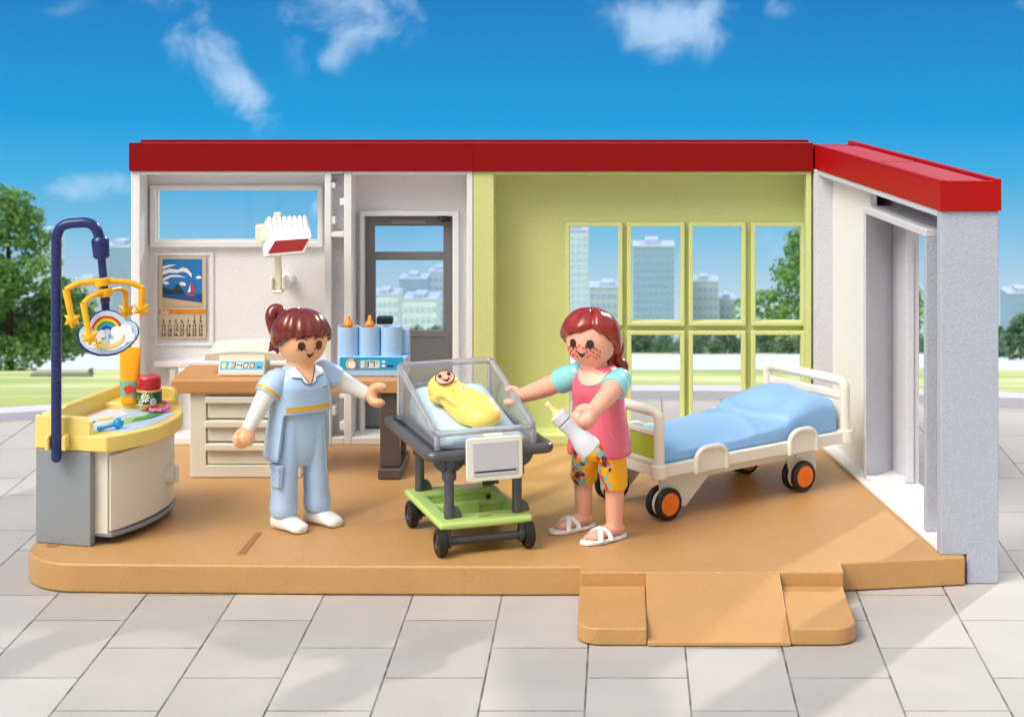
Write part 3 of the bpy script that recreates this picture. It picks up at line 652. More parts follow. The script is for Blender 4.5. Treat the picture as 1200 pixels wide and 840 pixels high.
for P in ([(106, 215), (160, 200), (225, 210), (262, 190), (300, 200), (333, 240), (333, 272), (300, 235), (262, 222), (215, 235), (160, 232), (106, 250)],
          [(106, 182), (160, 168), (215, 170), (170, 184), (106, 205)], [(106, 278), (160, 252), (230, 250), (290, 272), (230, 266), (170, 268), (106, 300)],
          [(232, 322), (250, 302), (285, 312), (288, 335), (255, 335)], [(108, 300), (140, 300), (160, 318), (130, 328), (108, 316)], [(360, 270), (385, 258), (412, 264), (408, 278), (380, 280)]):
    slab(bm, [W(*cal(*p), dq) for p in P], (0, -1, 0), .002)
link('cloud', bm, P_WHITE, pc, smooth=0)
bm = B(); slab(bm, [W(*cal(*p), dq - .003) for p in [(328, 298), (345, 330), (362, 385), (340, 385), (322, 340)]], (0, -1, 0), .002); slab(bm, [W(*cal(*p), dq - .003) for p in [(290, 402), (366, 402), (352, 418), (300, 414)]], (0, -1, 0), .002); link('boat', bm, P_RED, pc, smooth=0)
bm = B(); slab(bm, [W(*cal(*p), dq - .0035) for p in [(322, 325), (326, 385), (302, 388)]], (0, -1, 0), .002); link('sail', bm, P_WHITE, pc, smooth=0)
link('month_band', pic(cp([(75, 522), (447, 522), (447, 558), (75, 558)]), DC - .0085, .002), ORG, t, smooth=0)
k = 125 / 840 * DC / F
def tfn(x, y, d): 
    p = W(*cal(x, y), d); return lambda q: Vector((p.x + q.x, p.y - q.z, p.z + q.y))
link('month_name', text_bm('July', 40 * k, tfn(90, 553, DC - .012), 1.1, .002), P_WHITE, t, smooth=0)
bm = B(); 
for n in range(1, 31):
    r, c = divmod(n + 4, 7)
    b2 = text_bm(str(n), 37 * k, tfn(112 + c * 48.5, 594 + r * 34.5, DC - .0105), 1.0, .002, 'CENTER'); merge(bm, b2)
link('dates', bm, INK, t, smooth=0, normals=False)

# ================================================================= heat lamp on the wall
t = thing('wall_lamp', 'white ribbed heat lamp with red glass on a cream arm fixed to the white wall', 'lamp', W(337, 328, 17.78))
dl = 17.45
bm = B(); lathe(bm, [(.055, 0), (.066, .012), (.066, .06), (.045, .08)], W(338, 327, 17.84), (0, -1, 0)); lathe(bm, [(.03, 0), (.03, .2)], W(336, 329, 17.78), (0, -1, 0)); link('wall_mount', bm, M_WHITE, t)
bm = B(); pbox(bm, 320.5, 329.5, 249, 342, dl, dl + .055); link('arm', bm, M_CREAM, t, bevel=.012)
bm = B()
for x0, x1 in ((316, 320), (330, 335)): pbox(bm, x0, x1, 325, 340, dl - .03, dl + .12)
pbox(bm, 319, 331, 340.5, 344.5, dl - .03, dl + .1); link('clamp', bm, M_CREAM, t, bevel=.014)
def sec(x, s):   # slice of the lamp head at fraction s along its length
    dx = x
    return [Vector((X_(dx + 3.5, 17.3), 17.30, Z_(257.5 - s * 1.5, 17.3))), Vector((X_(dx + 8.5, 17.12), 17.10, Z_(279.5 - s * 3, 17.1))), Vector((X_(dx, 17.1), 17.06, Z_(301 - s * 4.5, 17.06))),
            Vector((X_(dx - 1.5, 17.25), 17.26, Z_(303 - s * 4.5, 17.26))), Vector((X_(dx - 3, 17.4), 17.40, Z_(284 - s * 3, 17.4))), Vector((X_(dx - 1, 17.4), 17.40, Z_(261 - s * 1.5, 17.4)))]
bm = B(); loft(bm, [sec(310, 0), sec(357.5, 1)]); head = link('lamp_head', bm, M_WHITE, t, bevel=.010, smooth=30)
for i in range(8):
    s = (i + .35) / 8; x = 310 + 47.5 * s; q = sec(x, s)
    bm = B(); tube(bm, [q[5] + Vector((0, 0, .0)), q[0] + Vector((0, 0, .012)), q[0].lerp(q[1], .45) + Vector((0, -.008, .006)), q[0].lerp(q[1], .8)], [.012, .017, .016, .006], 10, roundcap=True); link('rib', bm, M_WHITE, head)
a, b = sec(310, 0), sec(357.5, 1)
def rg_(s, v): 
    q = sec(310 + 47.5 * s, s); return q[1].lerp(q[2], v) + Vector((0, -.004, -.001))
bm = B(); slab(bm, [rg_(.12, .13), rg_(.95, .13), rg_(.92, .82), rg_(.07, .82)], (0, -1, -.2), .004)
M_REDG = plastic('red_glass', (150, 22, 16), .08, coat=.6); link('red_glass', bm, M_REDG, head, smooth=0)
bm = B(); lathe(bm, [(.045, 0), (.062, .01), (.062, .03), (.03, .045)], W(312.5, 276, 17.24), (-.8, -.5, .1)); pbox(bm, 299, 312, 264, 286, 17.26, 17.38); link('side_knob', bm, M_CREAM, t, bevel=.012)

# ================================================================= desk
M_WOOD = plastic('desk_tan_plastic', (196, 142, 90), .42, .15, 40); M_LEGP = plastic('desk_leg_brown', (84, 74, 70), .35); M_IV = plastic('ivory_drawer_plastic', (222, 217, 200), .38)
t = thing('desk', 'tan topped desk with ivory drawers and a dark brown leg by the white wall', 'desk', (X_(340, 16.5), 16.6, FZ))
dk = 16.27; zt = 1.038
bm = B(); box(bm, X_(200.5, dk), X_(469, dk), dk - .03, 16.93, zt - .112, zt); link('tabletop', bm, M_WOOD, t, bevel=.012)
x0, x1 = X_(222, dk), X_(352, dk)
zr = lambda y: Z_(y, dk + .02)
bm = B()
panel(bm, fp(dk + .02), (x0, x1), (FZ + .004, zt - .114), [(X_(241, dk), X_(341, dk), zr(545), zr(463))], .05)
box(bm, x0 + .001, x1 - .001, dk + .068, 16.9, FZ + .005, zt - .115); cab = link('drawer_block', bm, M_IV, t, bevel=.008)
for i, (ya, yb, yc) in enumerate(((464, 472, 491), (492.5, 500.5, 518), (519.5, 527.5, 545))):
    dr = B(); box(dr, X_(242, dk), X_(340, dk), dk + .035, dk + .06, zr(yc - 1), zr(ya)); dr = link('drawer', dr, M_IV, cab, bevel=.004)
    bm = B(); box(bm, X_(240.5, dk), X_(341.5, dk), dk - .012, dk + .034, zr(yb), zr(ya)); link('handle', bm, M_IV, cab, bevel=.01)
bm = B(); lx0, lx1 = X_(445, dk), X_(468, dk)
box(bm, lx0, lx1, dk + .01, dk + .12, FZ + .09, zt - .113); box(bm, lx0 + .02, lx1 - .02, dk + .121, 16.85, .5, zt - .12); box(bm, lx0, lx1, 16.74, 16.86, FZ + .09, zt - .113)
box(bm, lx0 - .012, lx1 + .02, dk - .05, 16.9, FZ + .003, FZ + .0895); link('leg', bm, M_LEGP, t, bevel=.012)

# ================================================================= baby scale
M_SCALE = plastic('scale_ivory', (224, 222, 202), .35)
P_CYAN = plastic('print_cyan', (22, 160, 214), .4); P_LCD = plastic('print_lcd', (214, 226, 214), .4); P_YEL = plastic('print_yellow', (236, 208, 70), .4)
ds = 16.40
t = thing('baby_scale', 'ivory baby weighing scale with a curved tray and a blue display reading 3400', 'baby scale', (X_(283, ds), ds + .15, zt))
bm = B()
def S(px, py, d): return W(px, py, d)
bx0, bx1 = X_(255.5, ds), X_(309.5, ds); zb_ = zt + .003
profile = [(ds, zb_), (ds - .0, zb_ + .045), (ds + .05, zb_ + .12), (ds + .058, zb_ + .198), (ds + .10, zb_ + .198), (ds + .13, zb_ + .13), (ds + .26, zb_ + .13), (ds + .30, zb_ + .05), (ds + .30, zb_)]
hexa(bm, [(bx0, y, z) for y, z in profile], [(bx1, y, z) for y, z in profile]); bod = link('body', bm, M_SCALE, t, bevel=.01)
tb_ = zb_ + .162
dt_ = ds + .085; cx_, hw = X_(285, ds), X_(331, ds) - X_(285, ds)
rings = []
for i in range(25):
    s = -1 + 2 * i / 24; x = cx_ + hw * s * 1.02; lift = .0 + .024 * (1 - s * s)
    e0 = tb_ + .0; 
    rings.append([Vector((x, dt_ - .02, e0 - .045)), Vector((x, dt_ - .035, e0 + .015 + lift)), Vector((x, dt_ - .01, e0 + .022 + lift)), Vector((x, dt_ + .05, e0 + .0)), Vector((x, dt_ + .16, e0 - .012)), Vector((x, dt_ + .27, e0 + .02)),
                  Vector((x * .985 + cx_ * .015, dt_ + .34, e0 + .050 + lift * 1.1)), Vector((x * .985 + cx_ * .015, dt_ + .36, e0 + .045 + lift * 1.1)), Vector((x, dt_ + .30, e0 - .045))])
bm = B(); loft(bm, rings); link('tray', bm, M_SCALE, t, smooth=50, bevel=.006)
def onface(u, v, q):  # face between display edges; u px-ish in metres, v up the slope
    y0, z0_ = ds, zb_ + .045; y1, z1_ = ds + .05, zb_ + .12; n = Vector((0, -(z1_ - z0_), y1 - y0)).normalized(); L_ = math.hypot(y1 - y0, z1_ - z0_)
    return Vector((u, y0 + (y1 - y0) * v / L_, z0_ + (z1_ - z0_) * v / L_)) + n * q
def patch(bm, u0, u1, v0, v1, q, t_=.002, sl=0):
    P = [(u0, v0), (u1, v0), (u1 + sl, v1), (u0 + sl, v1)]; hexa(bm, [onface(a, b, q + t_) for a, b in P], [onface(a, b, q) for a, b in P])
bm = B(); patch(bm, bx0 + .012, bx1 - .012, .008, .084, .0005); dsp = link('display', bm, P_CYAN, bod, smooth=0)
bm = B(); patch(bm, bx0 + .085, bx1 - .085, .018, .074, .003, .001, .008)
link('screen', bm, P_LCD, bod, smooth=0)
bm = B(); seg7(bm, '3400', bx0 + .105, .026, .034, .040, .009, lambda a, b, q: onface(a, b, .0045 + q), .001, .15); link('digits', bm, INK, bod, smooth=0)
bm = B(); patch(bm, bx1 - .062, bx1 - .03, .024, .038, .003, .001); link('button', bm, INK, bod, smooth=0)
bm = B(); hexa(bm, [onface(bx0 + .045 + .018 * math.cos(a * .5), .045 + .026 * math.sin(a * .5), .004) for a in range(13)], [onface(bx0 + .045 + .018 * math.cos(a * .5), .045 + .026 * math.sin(a * .5), .003) for a in range(13)]); link('dial', bm, P_YEL, bod, smooth=0)

# ================================================================= bottle warmer
M_WARM = plastic('pale_blue_plastic', (166, 203, 236), .32, sss=.0); dw = 16.39
t = thing('bottle_warmer', 'pale blue bottle warmer with three wells and a blue panel reading 37 degrees', 'bottle warmer', (X_(436, dw), dw + .13, zt))
zb_ = zt + .003; zt_ = Z_(384, dw + .05); 
bm = B(); bx0, bx1 = X_(394.5, dw), X_(477, dw)
fw = bx1 - bx0
bm = B(); prism(bm, rpoly(bx0, bx1, dw, dw + .29, .03, ('fl', 'fr', 'bl', 'br')), zb_, Z_(419, dw)); bs = link('base', bm, M_WARM, t, bevel=.006, smooth=30)
ws = []
for i, px in enumerate((408, 433, 458.5)):
    c = Vector((X_(px, dw + .12), dw + .135, Z_(420, dw))); h_ = zt_ - c.z; ws.append(c)
    bm = B(); lathe(bm, [(.092, 0), (.090, h_), (.076, h_), (.072, h_ - .15), (.01, h_ - .15)], c, seg=36); link('well', bm, M_WARM, t, smooth=40)
bm = B(); prism(bm, rpoly(bx0 + .0, bx1, dw + .16, dw + .275, .03, ('br', 'bl')), Z_(419, dw) + .002, zt_ - .03); link('back', bm, M_WARM, t, bevel=.006, smooth=30)
bm = B(); hexa(bm, [W(x, y, dw - .006) for x, y in ((398.5, 418.6), (472, 418.6), (472, 431), (470.5, 432.6), (400, 432.6), (398.5, 431))], [W(x, y, dw) for x, y in ((398.5, 418.6), (472, 418.6), (472, 431), (470.5, 432.6), (400, 432.6), (398.5, 431))]); link('control_panel', bm, P_CYAN, bs, smooth=0)
def ring2(x, y, r0, r1, a0, a1, d, mat, name, par):
    bm = B(); n = 14; q = [(x + r1 * math.cos(math.radians(a0 + (a1 - a0) * k / n)), y - r1 * math.sin(math.radians(a0 + (a1 - a0) * k / n))) for k in range(n + 1)] + [(x + r0 * math.cos(math.radians(a1 + (a0 - a1) * k / n)), y - r0 * math.sin(math.radians(a1 + (a0 - a1) * k / n))) for k in range(n + 1)]
    for k in range(n):
        slab(bm, [W(*q[k], d), W(*q[k + 1], d), W(*q[2 * n - k], d), W(*q[2 * n + 1 - k], d)], (0, -1, 0), .002)
    return link(name, bm, mat, par, smooth=0)
bm = pic(disc_pts(412, 426.6, 6.6, 5.2), dw - .007, .001); link('dial', bm, P_WHITE, bs, smooth=0)
ring2(412, 427, 4.8, 6.8, 70, 230, dw - .009, P_YEL, 'dial_arc', bs); ring2(412, 427, 4.8, 6.8, -50, 68, dw - .009, P_RED, 'dial_arc', bs)
bm = pic([(423, 422.4), (444, 422.4), (445, 423.4), (445, 430), (443.5, 431.2), (423, 431.2), (422.4, 430), (422.4, 423.4)], dw - .007, .001); link('screen', bm, P_LCD, bs, smooth=0)
kk = dw / F
bm = B(); seg7(bm, '37', X_(427.2, dw), Z_(429.4, dw), 4.4 * kk, 5.6 * kk, 1.0 * kk, lambda a, b, q: Vector((a, dw - .0085 - q, b)), .001, .1)
pp = disc_pts(442.3, 424.4, .75, n=8); slab(bm, [W(*p, dw - .0085) for p in pp], (0, -1, 0), .001); link('digits', bm, INK, bs, smooth=0)
for (x, y) in ((449.5, 423.8), (449.3, 428.6)):
    bm = pic(disc_pts(x, y, 2.2, 1.5, 14), dw - .007, .001); link('button', bm, P_WHITE, bs, smooth=0)
bm = pic([(453.5, 427.8), (461, 427.8), (461, 430), (453.5, 430)], dw - .007, .001); link('slider', bm, INK, bs, smooth=0)
# bottles standing in the wells
M_NIP = plastic('orange_teat', (240, 150, 20), .3, sss=.2); M_MILK = plastic('orange_bottle', (236, 160, 60), .3)
for i in (0, 1):
    c = ws[i]; h_ = zt_ - c.z
    t = thing('baby_bottle', ('orange teat of a bottle in the left well of the warmer', 'orange teat of a bottle in the middle well of the warmer')[i], 'bottle', c + Vector((0, 0, h_ - .145)), 'bottles in the warmer')
    bm = B(); lathe(bm, [(.05, 0), (.055, .02), (.055, .12), (.04, .135)], c + Vector((0, 0, h_ - .145))); link('bottle_body', bm, M_MILK, t)
    bm = B(); lathe(bm, [(.036, 0), (.040, .02), (.034, .045), (.018, .055), (.017, .085), (.010, .10), (.001, .102)], c + Vector((0, 0, h_ - .009))); link('teat', bm, M_NIP, t, smooth=80)

# ================================================================= changing table
M_YEL = plastic('pale_yellow_plastic', (240, 212, 118), .35); M_GREY = plastic('cabinet_grey', (138, 144, 150), .42, .1, 40); M_IVD = plastic('ivory_door', (228, 224, 212), .35)
O = Vector((-4.33, 14.345, 0)); U = Vector((.966, -.259, 0)); V = Vector((.259, .966, 0))
def C(u, v, z): return O + U * u + V * v + Vector((0, 0, z))
t = thing('changing_table', 'yellow topped baby changing table with a curved ivory door and grey sides', 'changing table', C(.22, .6, FZ))
LW, LL = .45, 1.21
def bulge(v, b=.17): 
    s = max(0, min(1, v / LL)); return LW + b * math.sin(PI * (.06 + .94 * s) ) ** .55
def foot(v0, v1, b, n=14): return [(bulge(v0 + (v1 - v0) * k / n, b), v0 + (v1 - v0) * k / n) for k in range(n + 1)]
def cpr(bm, pts, z0, z1): hexa(bm, [C(a, b, z0) for a, b in pts], [C(a, b, z1) for a, b in pts])
zc0, zc1 = FZ + .003, .905
bm = B(); cpr(bm, [(0, 0), (.45, 0), (.45, .07), (0, .07)], zc0, zc1); link('side_panel', bm, M_GREY, t, bevel=.008)
bm = B(); cpr(bm, [(0, LL - .07), (.47, LL - .07), (.47, LL), (0, LL)], zc0, zc1); link('side_panel', bm, M_GREY, t, bevel=.008)
inner = [(0.02, .071), (.43, .071)] + foot(.08, LL - .075, .16) + [(0.02, LL - .071)]
bm = B(); cpr(bm, inner, zc0 + .07, zc1 - .001); link('carcass', bm, M_IVD, t, smooth=30)
bm = B(); cpr(bm, [(0.02, .0715), (.43, .0715)] + foot(.08, LL - .075, .215) + [(0.02, LL - .0715)], zc0 + .055, zc0 + .085); link('plinth', bm, M_GREY, t, smooth=30, bevel=.006)
# curved door: shell following the bulge
bm = B(); fo = foot(.085, LL - .20, .20); fi = foot(.085, LL - .20, .175)
cpr(bm, fo + fi[::-1], zc0 + .10, zc1 - .035); dr = link('door', bm, M_IVD, t, smooth=30, bevel=.006)
bm = B(); fo = foot(LL - .185, LL - .08, .195); fi = foot(LL - .185, LL - .08, .175); cpr(bm, fo + fi[::-1], zc0 + .10, zc1 - .035); link('door_surround', bm, M_IVD, t, smooth=30, bevel=.004)
kv = LL * .70; kn = (U * .9 + V * (-.32 + .6)).normalized(); kp = C(bulge(kv, .20), kv, Z_(561, 14.85))
bm = B(); lathe(bm, [(.078, -.05), (.078, .045), (.072, .052), (.0, .052)], kp, kn); kb = link('knob', bm, M_IVD, dr, smooth=30)
bm = B(); sd = kn.cross(Vector((0, 0, 1))); 
for s_ in (1,):
    q = kp + kn * .052; hexa(bm, [q + sd * a * .018 + Vector((0, 0, b * .066)) for a, b in ((-1, -1), (1, -1), (1, 1), (-1, 1))], [q + kn * .034 + sd * a * .012 + Vector((0, 0, b * .062)) for a, b in ((-1, -1), (1, -1), (1, 1), (-1, 1))])
link('grip', bm, M_IVD, kb, bevel=.005)
# tray top
tz0, tz1, th = zc1 + .002, 1.025, 1.155
bm = B(); cpr(bm, [(-.005, -.005), (.44, -.01)] + foot(.0, LL, .33) + [(.44, LL + .01), (-.005, LL + .01)], tz0, tz1); top = link('tray', bm, M_YEL, t, bevel=.02, smooth=30)
bm = B(); cpr(bm, [(-.006, -.006), (.052, -.006), (.052, LL + .01), (-.006, LL + .01)], tz1 - .03, th); link('rear_rim', bm, M_YEL, t, bevel=.018)
def endwall(v0, v1, ue, name):
    bm = B(); P = [(0.0, tz1 - .03), (ue, tz1 - .03), (ue, th - .08)] + [(ue - .07 + .07 * math.cos(a * PI / 16), th - .07 + .07 * math.sin(a * PI / 16)) for a in range(1, 9)] + [(0.0, th)]
    hexa(bm, [C(u_, v0, z_) for u_, z_ in P], [C(u_, v1, z_) for u_, z_ in P]); link(name, bm, M_YEL, t, bevel=.014, smooth=30)
endwall(-.007, .05, .455, 'end_rim'); endwall(LL - .05, LL + .012, .52, 'end_rim')
bm = B(); cpr(bm, [(.04, LL - .32), (.25, LL - .30), (.46, LL - .22), (.51, LL - .12), (.51, LL - .04), (.04, LL - .04)], tz1 - .02, tz1 + .045); link('shelf', bm, M_YEL, t, bevel=.016)
# printed mat
P_SKY = plastic('mat_pale_blue', (176, 200, 224), .5); P_CLD = plastic('mat_cloud_grey', (214, 218, 224), .5); P_GL = plastic('mat_light_green', (160, 196, 110), .5); P_GD = plastic('mat_dark_green', (60, 150, 80), .5); P_NV = plastic('mat_navy', (72, 92, 140), .5)
def flatc(P, z): 
    bm = B(); cpr(bm, P, z, z + .003); return bm
mat_ = link('mat', flatc([(.09, .12)] + [(a - .02, b) for a, b in foot(.12, LL - .30, .28)][1:-1] + [(.48, LL - .26), (.09, LL - .36)], tz1 + .0005), P_SKY, t, smooth=0)
link('mat_cloud', flatc([(.10, .36), (.16, .22), (.26, .26), (.36, .34), (.40, .46), (.34, .58), (.36, .7), (.26, .82), (.12, .83)], tz1 + .004), P_CLD, mat_, smooth=0)
link('mat_hill', flatc([(.40, .30), (.50, .40), (.57, .55), (.60, .70), (.55, .86), (.50, .76), (.44, .62), (.40, .48)], tz1 + .0045), P_GL, mat_, smooth=0)
link('mat_hill', flatc([(.52, .48), (.60, .62), (.615, .76), (.58, .90), (.54, .92), (.50, .78), (.53, .66), (.49, .58)], tz1 + .008), P_GD, mat_, smooth=0)
link('mat_moon', flatc([(.14, .20), (.20, .16), (.26, .22), (.28, .34), (.25, .42), (.22, .32), (.17, .26)], tz1 + .008), P_NV, mat_, smooth=0)
link('mat_star', flatc([(.26, .42), (.31, .47), (.33, .56), (.29, .60), (.27, .52), (.23, .50)], tz1 + .008), P_YEL, mat_, smooth=0)
bm = B(); 
for dx in (-.062, .062): box(bm, -4.135 + dx - .018, -4.135 + dx + .018, 14.165, 14.30, .925, 1.035)
box(bm, -4.135 - .08, -4.135 + .08, 14.245, 14.30, .93, 1.03); link('pole_clip', bm, M_YEL, t, bevel=.012)

# ---- things on the changing table
def at_table(px, py, z):
    d = (H - z) * F / py; return Vector((X_(px, d), d, z))
p = at_table(152.5, 471, tz1 + .047); M_ORT = plastic('orange_tube', (244, 168, 20), .25, sss=.2)
t = thing('lotion_tube', 'tall orange squeeze tube with a flower label standing on the yellow shelf', 'tube', p)
s = p.y / F
bm = B(); rings = []
for k in range(13):
    q = k / 12; z_ = q * 64 * s; hw = (10.5 + 2.3 * q) * s; hd = (9.5 * (1 - q) ** .7 + .8) * s
    rings.append([v + p for v in sup(hw, hd, z_, e=2.4, n=28)])
loft(bm, rings); link('tube_body', bm, M_ORT, t, smooth=40)
P_TEAL = plastic('label_teal', (120, 176, 150), .4)
rings = []
for k in range(5):
    q = (8 + 18 * k / 4) / 64; hw = (10.5 + 2.3 * q) * s + .002; hd = (9.5 * (1 - q) ** .7 + .8) * s + .002; rings.append([v + p for v in sup(hw, hd, q * 64 * s, e=2.4, n=28)])
bm = B(); loft(bm, rings, cap=False); lb = link('label', bm, P_TEAL, t, smooth=40)
bm = B()
for (a, b_, r_) in ((-2, 17, 3.2), (2.5, 19, 3.4), (0, 13.5, 3.2), (4, 14, 3), (5.5, 17, 2.4)): slab(bm, [Vector((p.x + (a + r_ * math.cos(w_ * .63)) * s, p.y - (8.6 - abs(a) * .12) * s - .003, p.z + (b_ + r_ * math.sin(w_ * .63)) * s)) for w_ in range(10)], (0, -1, 0), .003)
link('flower', bm, P_RED, lb, smooth=0)
p = at_table(174.5, 474, tz1 + .047); s = p.y / F
t = thing('cream_jar', 'round jar with a red screw lid and white daisy label', 'jar', p)
bm = B(); lathe(bm, [(13.8 * s, 0), (14.6 * s, 1 * s), (14.6 * s, 17 * s), (13 * s, 19 * s)], p, seg=36); link('jar_body', bm, plastic('jar_orange', (225, 150, 70), .25), t)
P_DG = plastic('label_green', (22, 72, 44), .4); P_LG = plastic('label_leaf', (104, 172, 60), .4)
bm = B(); lathe(bm, [(14.85 * s, 3 * s), (14.85 * s, 16.5 * s)], p, seg=36); lb = link('label', bm, P_DG, t)
bm = B()
def oncyl(a, b_, R): an = a / R; return Vector((p.x + R * s * math.sin(an), p.y - R * s * math.cos(an), p.z + b_ * s))
def petal(bm, cx_, cy_, r0, r1, n, w_, R, off=0):
    for k in range(n):
        an = 2 * PI * k / n + off; m = (r0 + r1) / 2
        P = [(cx_ + r0 * math.cos(an), cy_ + r0 * math.sin(an)), (cx_ + m * math.cos(an - w_), cy_ + m * math.sin(an - w_)), (cx_ + r1 * math.cos(an - w_ * .5), cy_ + r1 * math.sin(an - w_ * .5)), (cx_ + r1 * math.cos(an + w_ * .5), cy_ + r1 * math.sin(an + w_ * .5)), (cx_ + m * math.cos(an + w_), cy_ + m * math.sin(an + w_))]
        hexa(bm, [oncyl(a, b_, R + .35) for a, b_ in P], [oncyl(a, b_, R) for a, b_ in P])
petal(bm, -1, 11, 1.2, 5.6, 9, .3, 15.05); petal(bm, 8.5, 6, 1, 4.4, 8, .3, 15.05); petal(bm, -6.5, 4.6, .8, 3.4, 7, .3, 15.05); link('daisy', bm, P_WHITE, lb, smooth=0)
bm = B(); petal(bm, -1, 11, 0, 1.5, 6, .5, 15.1); petal(bm, 8.5, 6, 0, 1.2, 6, .5, 15.1); link('daisy_centre', bm, P_YEL, lb, smooth=0)
for (a_, b_) in ((5.5, 13), (-10, 10)):
    bm = B(); petal(bm, a_, b_, .3, 3.6, 5, .4, 14.98); link('leaf', bm, P_LG, lb, smooth=0)
bm = B(); lathe(bm, [(13.6 * s, 19.5 * s), (14 * s, 20.5 * s), (14 * s, 32 * s), (12.5 * s, 33.8 * s), (.01, 34 * s)], p, seg=40); link('lid', bm, plastic('red_lid', (190, 20, 28), .22, coat=.3), t)
p = at_table(185.5, 482, tz1 + .01); s = p.y / F
t = thing('teether', 'pink ring teether lying at the foot of the yellow shelf', 'teether', p); M_PINK = plastic('pink_plastic', (232, 110, 178), .25, sss=.2)
bm = B(); ring = [p + Vector((10 * s * math.cos(a), 14 * s * math.sin(a) + .03, 3 * s + 4 * s * max(0, math.sin(a)))) for a in [2 * PI * k / 24 for k in range(25)]]
tube(bm, ring, 2.1 * s, 10); link('ring', bm, M_PINK, t, smooth=80)
for (dx, dy, r_) in ((-2, -14, 2.9), (4, -13, 2.9), (9.5, 2, 3), (-10, 2, 3)): bm = B(); ellipsoid(bm, p + Vector((dx * s, dy * s + .03, 3.2 * s)), r_ * s); link('bead', bm, M_PINK, t, smooth=80)
p = at_table(128, 503, tz1 + .006); s = p.y / F; M_TURQ = plastic('turquoise_plastic', (20, 150, 206), .25, sss=.1)
t = thing('rattle', 'small turquoise rattle lying on the changing mat', 'rattle', p)
a = p + Vector((9.5 * s, .03, 6.2 * s)); bm = B(); ellipsoid(bm, a, (6.6 * s, 6 * s, 6.2 * s)); link('rattle_head', bm, M_TURQ, t, smooth=80)
bm = B(); tube(bm, [p + Vector((-9.5 * s, -.05, 2.6 * s)), p + Vector((-2 * s, -.02, 3.4 * s)), p + Vector((5 * s, .01, 5 * s))], [3.0 * s, 1.9 * s, 2.2 * s], 12, smooth=4, roundcap=True); link('handle', bm, M_TURQ, t, smooth=80)

# ================================================================= mobile
M_NAVY = plastic('navy_plastic', (26, 40, 98), .28); M_GOLD = plastic('golden_yellow_plastic', (248, 182, 16), .28, sss=.15)
dm = 14.2
t = thing('baby_mobile', 'navy arched pole with yellow star arms and a rainbow cloud disc', 'baby mobile', W(66, 536, dm))
bm = B(); tube(bm, [W(66, 536, dm), W(66, 400, dm), W(66, 290, dm), W(67, 276, dm), W(71.5, 266.5, dm), W(80, 262.5, dm), W(90, 261.5, dm), W(100, 261, dm), W(108, 263.5, dm), W(113.5, 270, dm), W(116.5, 280, dm)], .0375, 20, smooth=5, roundcap=True); link('pole', bm, M_NAVY, t, smooth=80)
ax = (W(121, 325, dm) - W(117, 280, dm)).normalized()
bm = B(); lathe(bm, [(.045, -.008), (.062, .012), (.064, .03), (.060, .12), (.062, .135), (.045, .15)], W(117, 279, dm), ax); link('collar', bm, M_NAVY, t, smooth=40)
bm = B(); tube(bm, [W(118.5, 298, dm), W(121.5, 330, dm), W(124, 365, dm)], .030, 16); lathe(bm, [(.02, 0), (.036, .004), (.036, .03), (.02, .034)], W(123, 349, dm), ax); link('stem', bm, M_NAVY, t, smooth=60)
def star(p, r, n=6, dz=.02):
    bm = B(); P = []
    for k in range(2 * n): a = PI / 2 + PI * k / n; rr = r if k % 2 == 0 else r * .58; P.append((rr * math.cos(a), rr * math.sin(a)))
    fr_ = [bm.verts.new(p + Vector((x * .8, -dz * .3, y * .8))) for x, y in P]; md = [bm.verts.new(p + Vector((x, 0, y))) for x, y in P]; bk = [bm.verts.new(p + Vector((x * .8, dz * .3 + .02, y * .8))) for x, y in P]
    cf = bm.verts.new(p + Vector((0, -dz * 1.4, 0))); cb = bm.verts.new(p + Vector((0, dz + .02, 0))); m = 2 * n
    for k in range(m):
        j = (k + 1) % m; bm.faces.new((cf, fr_[k], fr_[j])); bm.faces.new((fr_[k], md[k], md[j], fr_[j])); bm.faces.new((md[k], bk[k], bk[j], md[j])); bm.faces.new((bk[k], cb, bk[j]))
    return bm
def arm(Pl, hub, Pr, el, er, r, hs):
    q = Vector((0, 0, 1))
    a1 = Pl.lerp(hub, .5) + q * .045 * hs; a2 = hub + q * .012; a3 = hub.lerp(Pr, .5) + q * .045 * hs
    bm = B(); tube(bm, [Pl, Pl.lerp(a1, .5) + q * .018 * hs, a1, a2, a3, Pr.lerp(a3, .5) + q * .018 * hs, Pr], [r * .9, r, r, r * 1.1, r, r, r * .9], 12, smooth=5, flat=(Vector((0, 0, 1)), .8))
    o = link('arm', bm, M_GOLD, t, smooth=60)
    bm = B(); lathe(bm, [(.050, 0), (.058, .006), (.058, .054), (.050, .06)], hub - q * .025, ax * -1); link('hub', bm, M_GOLD, o, smooth=40)
    for P, E in ((Pl, el), (Pr, er)):
        bm = B(); tube(bm, [P + q * .004, P.lerp(E, .5), E], [r * 1.0, r * .92, r * .88], 12); link('hanger', bm, M_GOLD, o, smooth=60)
        link('star', star(E, .072), M_GOLD, o, smooth=0, bevel=.006)
arm(W(77, 339.5, 14.1), W(119.5, 331, dm), W(166.5, 337, 14.28), W(84.5, 375, 14.08), W(165.5, 362, 14.28), .026, .55)
arm(W(97.5, 356, 13.96), W(123, 343.5, dm), W(147, 341.5, 14.45), W(105, 395, 13.94), W(147.5, 364, 14.45), .024, .5)
